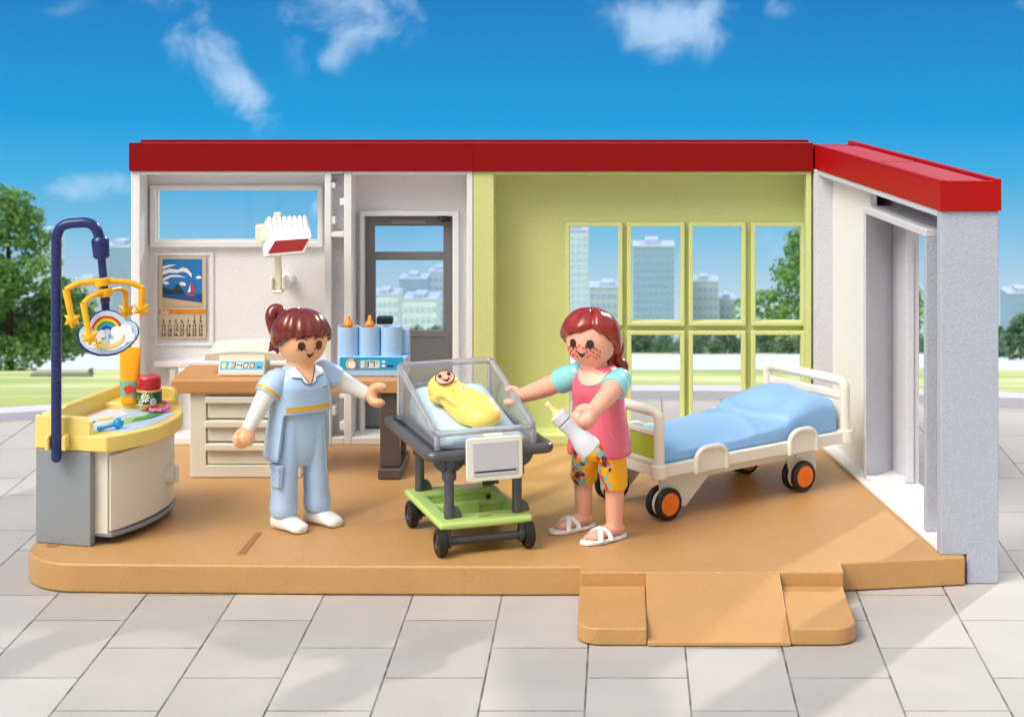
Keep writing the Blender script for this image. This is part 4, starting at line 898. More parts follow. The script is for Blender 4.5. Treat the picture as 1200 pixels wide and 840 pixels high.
# cloud disc
cd = 14.09
cloud = [(90.5, 392), (92, 386), (97, 381.5), (104, 379.5), (106, 373), (111, 367), (118, 363.5), (126, 362.3), (134, 363.5), (141, 367), (146, 372.5), (148, 375), (154, 375), (160, 378), (163.5, 384), (163.8, 390), (161, 397), (155, 404), (147, 410.5), (137, 415), (127, 416.7), (116, 416.5), (106, 413.5), (98, 408.5), (92.5, 401.5)]
cc = Vector((126, 390))
link('cloud_disc', pic(cloud, cd, .035), M_NAVY, t, bevel=.01, smooth=30)
disc = [o for o in t.children if o.name.startswith('cloud_disc')][0]
inr = [(cc.x + (x - cc.x) * .945, cc.y + (y - cc.y) * .93) for x, y in cloud]
P_CL2 = plastic('print_pale_blue', (186, 212, 236), .4); q0 = cd - .037
link('sticker', pic(inr, q0, .003), P_CL2, disc, smooth=0)
RB = [('red', (206, 36, 30)), ('yellow', (244, 204, 40)), ('green', (60, 160, 80)), ('light blue', (50, 150, 210)), ('blue', (30, 60, 150))]
for i, (nm, c) in enumerate(RB):
    r1 = 18.5 - i * 2.9; ring2(125.5, 388.5, r1 - 3.0, r1, 8, 172, q0 - .005, plastic('rainbow_' + nm.replace(' ', '_'), c, .4), 'rainbow_band', disc)
bm = B()
for (x, y, rx, ry) in ((114, 393, 6.5, 5.5), (120, 391, 5, 4.5), (137, 389, 7.5, 7), (147, 387, 8, 7.5), (150, 394, 8, 7), (140, 400, 8, 7), (130, 404, 12, 7), (112, 402, 11, 6), (106, 396, 6, 5)):
    slab(bm, [W(*p_, q0 - .0085 - x * 1e-5) for p_ in disc_pts(x, y, rx, ry, 18)], (0, -1, 0), .002)
link('cloud_print', bm, P_WHITE, disc, smooth=0)
link('cloud_gap', pic([(121, 390), (124, 386), (129, 386), (129, 391), (127, 394), (129, 402), (123, 402), (124, 394)], q0 - .0125, .002), P_CL2, disc, smooth=0)
P_ST = plastic('print_star_yellow', (248, 214, 110), .4)
bm = B(); st = [(113, 398.5), (116, 401), (121, 398), (120, 403), (123.5, 406), (118.5, 406.5), (114, 411.5), (113, 406.5), (107, 403.5), (112.5, 402.5)]
slab(bm, [W(*p_, q0 - .0160) for p_ in st], (0, -1, 0), .002); slab(bm, [W(*p_, q0 - .0155) for p_ in ((119, 403), (130, 404), (140, 400), (146, 390), (145, 399), (136, 406), (127, 408.5), (119, 408))], (0, -1, 0), .002); link('shooting_star', bm, P_ST, disc, smooth=0)
bm = B()
for x, y in ((113.3, 402.5), (117, 401.8), (114.5, 406.2)): slab(bm, [W(*p_, q0 - .0185) for p_ in disc_pts(x, y, .8, .9, 8)], (0, -1, 0), .001)
link('star_face', bm, INK, disc, smooth=0)
bm = B()
for x, y, r_ in ((117, 370, 1.5), (129, 369.5, 1.6), (139, 370, 1.3), (95.5, 393, 1.6), (129, 412, 1.2), (157, 399, 1.1)): slab(bm, [W(*p_, q0 - .005) for p_ in disc_pts(x, y, r_, r_, 5)], (0, -1, 0), .001)
link('tiny_star', bm, P_ST, disc, smooth=0)
# ================================================================= figures
SKIN_N = plastic('skin_warm', (242, 184, 138), .36, sss=.15); SKIN_M = plastic('skin_pink', (238, 176, 150), .36, sss=.15)
HAIR_N = plastic('auburn_hair', (112, 28, 18), .2, coat=.5); HAIR_M = plastic('red_brown_hair', (146, 30, 16), .2, coat=.5)
SCRUB = plastic('scrub_blue', (176, 208, 242), .26, coat=.3); SLEEVE = plastic('white_sleeve', (232, 230, 226), .26, coat=.3); SHOE = plastic('white_shoe', (244, 244, 244), .3)
YBAND = plastic('yellow_band', (226, 170, 30), .35); PINK = plastic('pink_top', (226, 100, 124), .25, coat=.4); TEAL = plastic('teal_sleeve', (140, 210, 216), .26, coat=.3)
YPANT = plastic('yellow_trousers', (246, 182, 26), .35)
def printed_trousers():
    """yellow plastic with a stencilled teal and coral flower strip down the front of each leg"""
    m = plastic('printed_trousers', (246, 182, 26), .35); nt = m.node_tree; L = nt.links; b = nt.nodes['Principled BSDF']
    src = b.inputs['Base Color'].links[0].from_socket
    tc = N(nt, 'ShaderNodeTexCoord'); sp = N(nt, 'ShaderNodeSeparateXYZ'); L.new(tc.outputs['Object'], sp.inputs[0])
    def mm(op, a, b_=None):
        n = N(nt, 'ShaderNodeMath', operation=op)
        for i, v in enumerate((a, b_)):
            if v is None: continue
            if isinstance(v, (int, float)): n.inputs[i].default_value = v
            else: L.new(v, n.inputs[i])
        return n.outputs[0]
    wob = N(nt, 'ShaderNodeTexNoise'); wob.inputs['Scale'].default_value = 18; L.new(tc.outputs['Object'], wob.inputs['Vector'])
    xw = mm('ADD', sp.outputs[0], mm('MULTIPLY', mm('SUBTRACT', wob.outputs[0], .5), .09))
    def strip(c, w_): return mm('LESS_THAN', mm('ABSOLUTE', mm('SUBTRACT', xw, c)), w_)
    mask = mm('MAXIMUM', mm('MULTIPLY', strip(-.150, .055), mm('LESS_THAN', sp.outputs[1], .20)), mm('MULTIPLY', strip(.030, .050), mm('LESS_THAN', sp.outputs[1], -.02)))
    vo = N(nt, 'ShaderNodeTexVoronoi'); vo.inputs['Scale'].default_value = 24; L.new(tc.outputs['Object'], vo.inputs['Vector'])
    sv_ = N(nt, 'ShaderNodeSeparateColor'); L.new(vo.outputs['Color'], sv_.inputs[0])
    r = N(nt, 'ShaderNodeValToRGB'); r.color_ramp.interpolation = 'CONSTANT'; L.new(sv_.outputs[0], r.inputs[0])
    r.color_ramp.elements[0].color = lin((120, 196, 200)); r.color_ramp.elements[1].position = .38; r.color_ramp.elements[1].color = lin((222, 76, 52))
    e_ = r.color_ramp.elements.new(.72); e_.color = lin((176, 216, 206)); e_ = r.color_ramp.elements.new(.88); e_.color = lin((70, 60, 66))
    dist = mm('LESS_THAN', vo.outputs['Distance'], .62); mask = mm('MULTIPLY', mask, dist)
    mx = N(nt, 'ShaderNodeMix', data_type='RGBA'); L.new(mask, mx.inputs[0]); L.new(src, mx.inputs[6]); L.new(r.outputs[0], mx.inputs[7]); L.new(mx.outputs[2], b.inputs['Base Color'])
    return m
YPRINT = printed_trousers(); EYE = plastic('eye_brown', (62, 28, 22), .3); FRK = plastic('freckle_red', (214, 60, 46), .4); LINE = plastic('collar_line', (90, 96, 110), .4)
COLLAR = plastic('collar_white', (226, 234, 242), .35)
def frame(base, deg):
    a = math.radians(deg); return Matrix.Translation(base) @ Matrix.Rotation(a, 4, 'Z')
def xf(bm, M): bmesh.ops.transform(bm, matrix=M, verts=bm.verts[:]); return bm
def on_head(c, R, th, az, el, pts, off, M3):
    """points (right, up) in metres on the head surface round direction az/el (degrees), returns world points"""
    out = []
    for (a, b) in pts:
        A = math.radians(az) + a / R.x; E = math.radians(el) + b / R.z
        d = Vector((math.sin(A) * math.cos(E) * R.x, -math.cos(A) * math.cos(E) * R.y, math.sin(E) * R.z)); n = Vector((d.x / R.x ** 2, d.y / R.y ** 2, d.z / R.z ** 2)).normalized()
        out.append(c + M3 @ (d + n * off))
    return out
def decal(bm, c, R, az, el, pts, off, M3, t=.003):
    n = len(pts); cx_ = sum(p[0] for p in pts) / n; cy_ = sum(p[1] for p in pts) / n
    T = [bm.verts.new(p) for p in on_head(c, R, 0, az, el, pts, off + t, M3)]; Bt = [bm.verts.new(p) for p in on_head(c, R, 0, az, el, pts, off - .004, M3)]
    ce = bm.verts.new(on_head(c, R, 0, az, el, [(cx_, cy_)], off + t, M3)[0])
    for k in range(n):
        j = (k + 1) % n; bm.faces.new((ce, T[k], T[j])); bm.faces.new((T[k], Bt[k], Bt[j], T[j]))
def ell(rx, ry, n=18, x=0, y=0): return [(x + rx * math.cos(2 * PI * k / n), y + ry * math.sin(2 * PI * k / n)) for k in range(n)]
def stroke(bm, c, R, az, el, P, w_, off, M3):
    for (a, b) in zip(P, P[1:]):
        d = Vector((b[0] - a[0], b[1] - a[1], 0)); nrm = Vector((-d.y, d.x, 0)).normalized() * w_ / 2
        decal(bm, c, R, az, el, [(a[0] - nrm.x, a[1] - nrm.y), (b[0] - nrm.x, b[1] - nrm.y), (b[0] + nrm.x, b[1] + nrm.y), (a[0] + nrm.x, a[1] + nrm.y)], off, M3)
def face(par, c, R, M3, eye_el, mouth_el, k=1.0, brows=True, freckles=False):
    for sgn in (-1, 1):
        bm = B(); decal(bm, c, R, sgn * 21, eye_el, ell(.029 * k, .032 * k), .0035, M3)
        for (x, dx) in ((-.024, -.014), (.002, 0), (.022, .014)): stroke(bm, c, R, sgn * 21, eye_el, [(x * k, -.022 * k), ((x + dx) * k, -.044 * k if dx == 0 else -.034 * k)], .006 * k, .0035, M3)
        link('eye', bm, EYE, par, smooth=80)
        if brows:
            bm = B(); stroke(bm, c, R, sgn * 21, eye_el, [(-.042 * k, .046 * k), (-.015 * k, .058 * k), (.018 * k, .058 * k), (.044 * k, .045 * k)], .009 * k, .0035, M3); link('eyebrow', bm, EYE, par, smooth=80)
    bm = B(); up = [(-.034 + .068 * i / 10, .010 - .020 * (1 - ((i - 5) / 5) ** 2)) for i in range(11)]; lo = [(-.034 + .068 * i / 10, .012 - .048 * (1 - ((i - 5) / 5) ** 2)) for i in range(10, -1, -1)]
    for i in range(10): decal(bm, c, R, 0, mouth_el, [(up[i][0] * k, up[i][1] * k), (lo[10 - i][0] * k, lo[10 - i][1] * k), (lo[9 - i][0] * k, lo[9 - i][1] * k), (up[i + 1][0] * k, up[i + 1][1] * k)], .0035, M3)
    link('mouth', bm, EYE, par, smooth=80)
    if freckles:
        for sgn in (-1, 1):
            for (x, y) in ((-.045, .002), (-.024, -.022), (-.020, .014), (-.002, -.002), (.002, -.034), (.020, .016), (.024, -.018), (.044, .0), (-.042, -.036), (.046, -.036), (.022, -.046)):
                bm = B(); decal(bm, c, R, sgn * 29, mouth_el + 2, ell(.0066, .0085, 8, x * sgn * 1.15, y * 1.15), .0035, M3); link('freckle', bm, FRK, par, smooth=80)
        for x, y in ((-.034, .0), (-.012, .012), (.014, -.004), (.036, .010)):
            bm = B(); decal(bm, c, R, 0, mouth_el + 12, ell(.0062, .0075, 8, x, y), .0035, M3); link('freckle', bm, FRK, par, smooth=80)
def hair_cap(c, R, M3, line, thick, ridge, na=120, nt_=22):
    """hair shell: line(phi)->lowest elevation (deg), thick(phi,t), ridge(phi,t)"""
    bm = B(); outer, inn = [], []
    for i in range(na):
        ph = -PI + 2 * PI * i / na; e0 = math.radians(line(math.degrees(ph))); oc, ic = [], []
        for j in range(1, nt_ + 1):
            t = j / nt_; e_ = PI / 2 + (e0 - PI / 2) * t
            th = thick(math.degrees(ph), t) * math.sqrt(max(.02, 1 - max(0, (t - .86) / .14) ** 2)) + ridge(math.degrees(ph), t)
            d = Vector((math.sin(ph) * math.cos(e_) * R.x, -math.cos(ph) * math.cos(e_) * R.y, math.sin(e_) * R.z)); n = d.normalized()
            oc.append(bm.verts.new(c + M3 @ (d + n * th))); ic.append(bm.verts.new(c + M3 @ (d * .985)))
        outer.append(oc); inn.append(ic)
    top = bm.verts.new(c + M3 @ Vector((0, 0, R.z + thick(0, 0)))); tin = bm.verts.new(c + M3 @ Vector((0, 0, R.z * .985)))
    for i in range(na):
        k = (i + 1) % na; bm.faces.new((top, outer[i][0], outer[k][0])); bm.faces.new((tin, inn[k][0], inn[i][0]))
        for j in range(nt_ - 1):
            bm.faces.new((outer[i][j], outer[i][j + 1], outer[k][j + 1], outer[k][j])); bm.faces.new((inn[i][j], inn[k][j], inn[k][j + 1], inn[i][j + 1]))
        bm.faces.new((outer[i][-1], inn[i][-1], inn[k][-1], outer[k][-1]))
    return bm
def lerpf(tab):
    def f(a):
        a = abs(a) if tab[0][0] >= 0 else a
        for (x0, y0), (x1, y1) in zip(tab, tab[1:]):
            if a <= x1: 
                s = (a - x0) / (x1 - x0); s = s * s * (3 - 2 * s); return y0 + (y1 - y0) * s
        return tab[-1][1]
    return f
def hand(bm, wr, a, b, r=.052, w_=.050, th=.025, a0=38, a1=322, lead=.03):
    """clasping hand: palm, thumb and fingers curl round as a thick C whose gap looks along a"""
    a = Vector(a).normalized(); b = (Vector(b) - a * Vector(b).dot(a)).normalized(); c = wr + a * (lead + r)
    ax_ = a.cross(b); P = [c + (a * math.cos(math.radians(g)) + b * math.sin(math.radians(g))) * r for g in [a0 + (a1 - a0) * k / 22 for k in range(23)]]
    secs = []
    for i, p in enumerate(P):
        g = math.radians(a0 + (a1 - a0) * i / 22); rd = a * math.cos(g) + b * math.sin(g); f = i / 22; e_ = min(f, 1 - f) * 22; s = min(1, .55 + .25 * e_) ; 
        tw = th * (1.0 + .35 * math.sin(PI * f)) * (1 if e_ > 0 else .7)
        secs.append([p + rd * tw * math.cos(w) + ax_ * w_ * s * math.sin(w) for w in [2 * PI * k / 16 for k in range(16)]])
    loft(bm, secs); tube(bm, [wr - a * .03, c - a * r * .8], [.046, .05], 16)
def skirt(prof, a0, th, M, n=40, a1=None):
    """open coat tail wrapped round the back: prof = (z, hw, hd); open in front within +-a0 degrees"""
    bm = B(); O_, I_ = [], []
    for z_, hw, hd in prof:
        o_, i_ = [], []
        for k in range(n + 1):
            g = math.radians(a0 + (360 - (a1 or a0) - a0) * k / n); s, c_ = math.sin(g), math.cos(g)
            f = lambda w, d: Vector((w * math.copysign(abs(s) ** .78, s), -d * math.copysign(abs(c_) ** .78, c_), z_))
            e_ = min(k, n - k); t_ = th * min(1, .35 + .3 * e_)
            o_.append(bm.verts.new(f(hw, hd))); i_.append(bm.verts.new(f(hw - t_, hd - t_)))
        O_.append(o_); I_.append(i_)
    m = len(prof)
    for j in range(m - 1):
        for k in range(n):
            bm.faces.new((O_[j][k], O_[j][k + 1], O_[j + 1][k + 1], O_[j + 1][k])); bm.faces.new((I_[j][k], I_[j + 1][k], I_[j + 1][k + 1], I_[j][k + 1]))
        bm.faces.new((O_[j][0], O_[j + 1][0], I_[j + 1][0], I_[j][0])); bm.faces.new((O_[j][n], I_[j][n], I_[j + 1][n], O_[j + 1][n]))
    for k in range(n):
        bm.faces.new((O_[0][k], I_[0][k], I_[0][k + 1], O_[0][k + 1])); bm.faces.new((O_[-1][k], O_[-1][k + 1], I_[-1][k + 1], I_[-1][k]))
    return xf(bm, M)
def garment(tab, hem, zj, M, n=120, rows=16, e=2.7):
    """one-piece top whose hem height varies round the body; tab = (z, hw, hd, y) from low to high"""
    def prof(z_):
        for a, b in zip(tab, tab[1:]):
            if z_ <= b[0]: s = max(0, (z_ - a[0]) / (b[0] - a[0])); return [a[i] + (b[i] - a[i]) * s for i in range(4)]
        return tab[-1]
    def pt(ph, z_, inn=0):
        _, hw, hd, y_ = prof(z_); hw -= inn; hd -= inn; c, s = math.sin(ph), -math.cos(ph)
        return M @ Vector((hw * math.copysign(abs(c) ** (2 / e), c), y_ + hd * math.copysign(abs(s) ** (2 / e), s), z_))
    A = [-PI + 2 * PI * k / n for k in range(n)]; R_ = []
    hz_ = [hem(math.degrees(a)) for a in A]
    R_.append([pt(a, h + .07, .05) for a, h in zip(A, hz_)]); R_.append([pt(a, h + .004, .030) for a, h in zip(A, hz_)]); R_.append([pt(a, h, .012) for a, h in zip(A, hz_)]); R_.append([pt(a, h + .010, .001) for a, h in zip(A, hz_)])
    for j in range(1, rows + 1): R_.append([pt(a, h + .012 + (zj - h - .012) * j / rows) for a, h in zip(A, hz_)])
    zs = [zj + (tab[-1][0] - zj) * k / 14 for k in range(1, 15)]
    for z_ in zs: R_.append([pt(a, z_) for a in A])
    R_.append([pt(a, tab[-1][0] + .004, .03) for a in A])
    bm = B(); V = [[bm.verts.new(p) for p in r] for r in R_]
    for r0, r1 in zip(V, V[1:]):
        for k in range(n): bm.faces.new((r0[k], r0[(k + 1) % n], r1[(k + 1) % n], r1[k]))
    bm.faces.new(V[-1]); return bm
def sstep(x, a, b):
    s = max(0, min(1, (x - a) / (b - a))); return s * s * (3 - 2 * s)
def torso_rings(tab, e=2.7): return [sup(hw, hd, z_, y_, 0, e, 40) for z_, hw, hd, y_ in tab]
def front_pt(tab, x, z_, off, e=2.7):
    """point on the front of the lofted torso at (x, z), pushed out by off"""
    for (z0, w0, d0, y0), (z1, w1, d1, y1) in zip(tab, tab[1:]):
        if z0 <= z_ <= z1:
            s = (z_ - z0) / (z1 - z0); w_, d, y_ = w0 + (w1 - w0) * s, d0 + (d1 - d0) * s, y0 + (y1 - y0) * s
            q = max(0, 1 - min(1, abs(x) / w_) ** e) ** (1 / e); 
            nrm = Vector((x / w_ ** 2 * .8, -max(.15, q) / d, 0)).normalized() if False else Vector((0, -1, 0)); nx = x / w_
            nrm = Vector((nx * abs(nx) * .8, -1, .0)).normalized(); return Vector((x, y_ - d * q, z_)) + nrm * off
    return Vector((x, -.15, z_))
def torso_patch(bm, tab, P, off, M, t=.003, sub=6):
    """thin printed polygon hugging the torso front; P convex-ish list of (x,z)"""
    n = len(P); Q = []
    for k in range(n):
        a, b = P[k], P[(k + 1) % n]
        for i in range(sub): Q.append((a[0] + (b[0] - a[0]) * i / sub, a[1] + (b[1] - a[1]) * i / sub))
    cx_ = sum(p[0] for p in Q) / len(Q); cz = sum(p[1] for p in Q) / len(Q); rings = []
    for s in (1, .66, .33): rings.append([(cx_ + (x - cx_) * s, cz + (z_ - cz) * s) for x, z_ in Q])
    V = [[bm.verts.new(M @ front_pt(tab, x, z_, off + t)) for x, z_ in r] for r in rings]; m = len(Q)
    base = [bm.verts.new(M @ front_pt(tab, x, z_, off - .006)) for x, z_ in Q]; ce = bm.verts.new(M @ front_pt(tab, cx_, cz, off + t))
    for k in range(m):
        j = (k + 1) % m
        bm.faces.new((base[k], base[j], V[0][j], V[0][k])); bm.faces.new((V[0][k], V[0][j], V[1][j], V[1][k])); bm.faces.new((V[1][k], V[1][j], V[2][j], V[2][k])); bm.faces.new((V[2][k], V[2][j], ce))

# ---------------------------------------------------------------- the nurse
base = Vector((X_(352, 14.8), 14.8, FZ)); MN = frame(base, 36)
nurse = thing('person', 'person in pale blue scrubs with a ponytail and white shoes standing before the desk', 'person', base)
HC = base + Vector((.014, 0, 1.425)); HR = Vector((.192, .192, .204)); M3 = Matrix.Rotation(math.radians(29), 3, 'Z')
S1, E1, W1 = MN @ Vector((-.205, 0, 1.13)), W(309, 468, 14.60), W(290, 504, 14.50)
S2, E2, W2 = MN @ Vector((.205, 0, 1.15)), W(405, 449, 14.98), W(431, 462, 14.95)
bm = B(); ellipsoid(bm, (0, 0, 0), HR, u=40, v=26); xf(bm, Matrix.Translation(HC) @ M3.to_4x4())
tube(bm, [base + Vector((0, 0, 1.10)), base + Vector((0, 0, 1.27))], [.125, .105], 24)
loft(bm, [[MN @ p for p in r] for r in torso_rings([(.70, .15, .10, 0), (.9, .19, .11, 0), (1.1, .17, .10, 0), (1.2, .10, .08, 0)])])
for sx in (-1, 1): tube(bm, [MN @ Vector((sx * .09, 0, .8)), MN @ Vector((sx * .13, 0, .4)), MN @ Vector((sx * .14, 0, .12))], [.09, .075, .06], 16)
tube(bm, [S1, E1, W1], [.06, .05, .038], 16, smooth=4); tube(bm, [S2, E2, W2], [.06, .05, .038], 16, smooth=4)
hand(bm, W1 + Vector((-.01, 0, -.015)), (W1 - E1).normalized() + Vector((.1, -.5, -.3)), Vector((.6, -.6, .3)), r=.046, w_=.066, th=.034, a0=30, a1=330, lead=.012)
hand(bm, W2 + Vector((.01, 0, .0)), Vector((1, -.35, .02)), Vector((-.1, .45, 1)), r=.062, w_=.052, th=.030, a0=42, a1=318, lead=.02)
nb = link('body', bm, SKIN_N, nurse, remesh=.0085, relax=3, smooth=180)
face(nb, HC, HR, M3, -7, -25, 1.0)
TN = [(.52, .275, .205, .01), (.70, .262, .185, .005), (.875, .240, .155, 0), (.93, .234, .150, 0), (1.0, .226, .150, -.004), (1.08, .220, .156, -.008), (1.14, .206, .145, 0), (1.185, .175, .12, 0), (1.215, .125, .10, 0), (1.235, .10, .09, 0)]
hem_n = lambda a: .875 - .345 * max(sstep(-a, 50, 62), sstep(a, 88, 100)) ** .8
tun = link('tunic', garment(TN, hem_n, 1.0, MN), SCRUB, nurse, smooth=60)
# print on the tunic: yellow band, collar, name tag
bm = B(); w_ = .178
torso_patch(bm, TN, [(-w_, .905), (w_, .905), (w_, .938), (-w_, .938)], .003, MN, sub=14); link('yellow_band', bm, YBAND, tun, smooth=60)
bm = B(); torso_patch(bm, TN, [(-.075, 1.228), (0, 1.095), (.075, 1.228)], .003, MN); link('neck_opening', bm, SKIN_N, tun, smooth=60)
for sgn in (-1, 1):
    bm = B(); torso_patch(bm, TN, [(sgn * .078, 1.229), (sgn * .004, 1.10), (sgn * .052, 1.125), (sgn * .062, 1.155), (sgn * .125, 1.165), (sgn * .14, 1.20)], .0045, MN, t=.006); cl_ = link('collar', bm, COLLAR, tun, smooth=60, bevel=.003)
    for (a, b_) in (((.004, 1.098), (.053, 1.122)), ((.053, 1.122), (.063, 1.153)), ((.063, 1.153), (.126, 1.162)), ((.076, 1.228), (.002, 1.096))):
        bm = B(); dx, dz = b_[0] - a[0], b_[1] - a[1]; l_ = math.hypot(dx, dz); nx, nz_ = -dz / l_ * .0028, dx / l_ * .0028
        torso_patch(bm, TN, [(sgn * (a[0] - nx), a[1] - nz_), (sgn * (b_[0] - nx), b_[1] - nz_), (sgn * (b_[0] + nx), b_[1] + nz_), (sgn * (a[0] + nx), a[1] + nz_)], .0105, MN, t=.002, sub=3); link('collar_line', bm, LINE, cl_, smooth=60)
bm = B(); torso_patch(bm, TN, [(.095, 1.060), (.16, 1.060), (.16, 1.078), (.095, 1.078)], .003, MN); link('name_tag', bm, COLLAR, tun, smooth=60)
bm = B(); 
for x0 in (.100, .112, .124, .136, .148): torso_patch(bm, TN, [(x0, 1.063), (x0 + .008, 1.063), (x0 + .008, 1.075), (x0, 1.075)], .006, MN, t=.001, sub=2)
link('tag_marks', bm, LINE, tun, smooth=0)
# trousers
bm = B(); loft(bm, [[MN @ p for p in sup(a, b_, z_, 0, 0, 2.6, 32)] for z_, a, b_ in ((.47, .08, .08), (.52, .14, .095), (.58, .172, .105), (.68, .184, .112), (.80, .186, .112), (.90, .175, .11))])
for sx in (-1, 1):
    loft(bm, [[MN @ p for p in sup(a, b_, z_, 0, sx * x, 2.3, 28)] for z_, x, a, b_ in ((.10, .142, .084, .095), (.115, .142, .096, .108), (.16, .142, .101, .112), (.24, .138, .095, .106), (.45, .122, .088, .102), (.62, .108, .090, .106), (.76, .098, .09, .108), (.84, .09, .085, .105))])
tr = link('trousers', bm, SCRUB, nurse, remesh=.009, relax=5, smooth=180)
bm = B(); MP_ = MN @ Matrix.Translation((-.225, -.035, .425)) @ Matrix.Rotation(math.radians(4), 4, 'Y')
box(bm, -.014, .03, -.07, .055, -.085, .075, MP_); box(bm, -.022, .03, -.078, .063, .045, .085, MP_); box(bm, -.024, .02, -.02, .006, -.03, .046, MP_); link('pocket', bm, SCRUB, tr, bevel=.008)
def shoe(bm, heel, yaw, L_=.29, W_=.068, top=.125, sole=False):
    Ms = Matrix.Translation(heel) @ Matrix.Rotation(math.radians(yaw), 4, 'Z'); R_ = []
    for s, w_, h_ in ((-.0, .3, .06), (.02, .8, .115), (.10, 1.0, top), (.16, 1.0, top * .98), (.21, 1.0, .105), (.245, 1.05, .085), (.275, 1.1, .070), (.30, .92, .058), (.318, .55, .040)):
        y_ = -(s / .318) * L_; r = []
        for k in range(20):
            g = 2 * PI * k / 20; c_, s_ = math.cos(g), math.sin(g); r.append(Ms @ Vector((W_ * w_ * math.copysign(abs(c_) ** .8, c_), y_, max(0.0, h_ * .5 + h_ * .5 * math.copysign(abs(s_) ** .75, s_)) + .003)))
        R_.append(r)
    loft(bm, R_); return Ms
for sx, yaw in ((-1, 52), (1, 56)):
    q = MN @ Vector((sx * .142, 0, 0)); hl = q - (Matrix.Rotation(math.radians(yaw), 3, 'Z') @ Vector((0, -1, 0))) * .105
    bm = B(); shoe(bm, hl, yaw, .325, .074); link('shoe', bm, SHOE, nurse, remesh=.007, relax=3, smooth=180)
# sleeves
bm = B(); tube(bm, [S1.lerp(E1, .55), E1, W1], [.082, .072, .050], 24, smooth=4); link('long_sleeve', bm, SLEEVE, nurse, smooth=50, bevel=.004)
Q1 = S1.lerp(E1, .80)
bm = B(); tube(bm, [S1 + Vector((.02, .02, .015)), S1.lerp(E1, .35), Q1], [.092, .106, .098], 28, smooth=5, roundcap=False); ellipsoid(bm, S1 + Vector((.015, .01, .0)), .092); sh = link('short_sleeve', bm, SCRUB, nurse, remesh=.008, relax=4, smooth=180)
d_ = (Q1 - S1).normalized(); bm = B(); lathe(bm, [(.080, -.036), (.1045, -.036), (.1030, -.012), (.080, -.012)], Q1, d_, 32); link('sleeve_band', bm, YBAND, sh, smooth=40)
bm = B(); tube(bm, [S2.lerp(E2, .40), E2, W2], [.084, .070, .050], 24, smooth=4); link('long_sleeve', bm, SLEEVE, nurse, smooth=50, bevel=.004)
bm = B(); tube(bm, [S2, S2.lerp(E2, .30), S2.lerp(E2, .62)], [.088, .094, .088], 28, smooth=5); ellipsoid(bm, S2 + Vector((-.01, 0, 0)), .09); link('short_sleeve', bm, SCRUB, nurse, remesh=.008, relax=4, smooth=180)
# hair
ln = lerpf([(-180, -22), (-150, -20), (-100, -17), (-74, -10), (-60, 0), (-47, 8.5), (0, 10), (52, 8.5), (62, 2), (78, -9), (110, -20), (150, -22), (180, -22)])
def line_n(a): return ln(a) + (1.3 * math.sin(math.radians(a) * 17) if abs(a) < 52 else 0)
def thick_n(a, t): 
    s = math.exp(-((a + 75) / 42) ** 2); return .026 + .040 * s * math.sin(PI * min(1, t * 1.05)) + .012 * t
def ridge_n(a, t):
    if -50 < a < 56: return .013 * max(0, t - .35) * math.cos(math.radians(a) * 17) - .004 * t
    if a < -50: return .004 * math.exp(-((a + 56) / 7) ** 2)
    return 0
bm = hair_cap(HC + Vector((0, 0, .0)), HR, M3, line_n, thick_n, ridge_n)
hr = link('hair', bm, HAIR_N, nurse, smooth=55)
bk = lambda px, py, d: W(px, py, d)
bm = B(); tube(bm, [bk(333, 369, 14.96), bk(327.5, 363, 14.98), bk(321, 364, 14.98), bk(318.5, 372, 14.96), bk(320, 384, 14.94), bk(322, 395, 14.90), bk(321, 404, 14.84), bk(315.5, 411, 14.82)], [.034, .042, .050, .052, .044, .032, .038, .010], 18, smooth=6, roundcap=True)
tube(bm, [bk(322, 396, 14.88), bk(323, 404, 14.84), bk(325.5, 413, 14.82)], [.028, .036, .012], 16, smooth=5, roundcap=True); link('ponytail', bm, HAIR_N, hr, remesh=.007, relax=3, smooth=180)

# ---------------------------------------------------------------- the mother
base = Vector((X_(702, 14.47), 14.47, FZ)); MM = frame(base, -27)
mum = thing('person', 'person in a pink top and yellow trousers with sandals holding a white feeding bottle', 'person', base)
HC = Vector((X_(693, 14.47), 14.47, Z_(397.5, 14.47))); HR = Vector((.190, .190, .205)); M3 = Matrix.Rotation(math.radians(-23), 3, 'Z')
S1, E1, W1 = MM @ Vector((-.185, 0, 1.20)), W(634, 456, 14.72), W(606, 465, 14.90)
S2, E2, W2 = MM @ Vector((.175, -.01, 1.19)), W(713, 462, 14.20), W(693, 485, 14.02)
bm = B(); ellipsoid(bm, (0, 0, 0), HR, u=40, v=26); xf(bm, Matrix.Translation(HC) @ M3.to_4x4())
tube(bm, [Vector((base.x - .0, base.y, FZ + 1.14)), Vector(((base.x + HC.x) / 2, base.y, FZ + 1.26)), Vector((HC.x, HC.y, FZ + 1.34))], [.085, .098, .10], 24)
loft(bm, [[MM @ p for p in r] for r in torso_rings([(.68, .09, .06, 0), (.9, .14, .09, 0), (1.1, .15, .09, 0), (1.2, .09, .07, 0)])])
FEET = []
for sx, px, py in ((-1, 684, 619), (1, 720, 631)):
    d = 9120 / py; a_ = Vector((X_(px, d), d, FZ)); FEET.append(a_)
    tube(bm, [MM @ Vector((sx * .09, 0, .65)), a_ + Vector((0, 0, .40)), a_ + Vector((0, 0, .22)), a_ + Vector((0, 0, .06))], [.09, .074, .068, .060], 24, smooth=4)
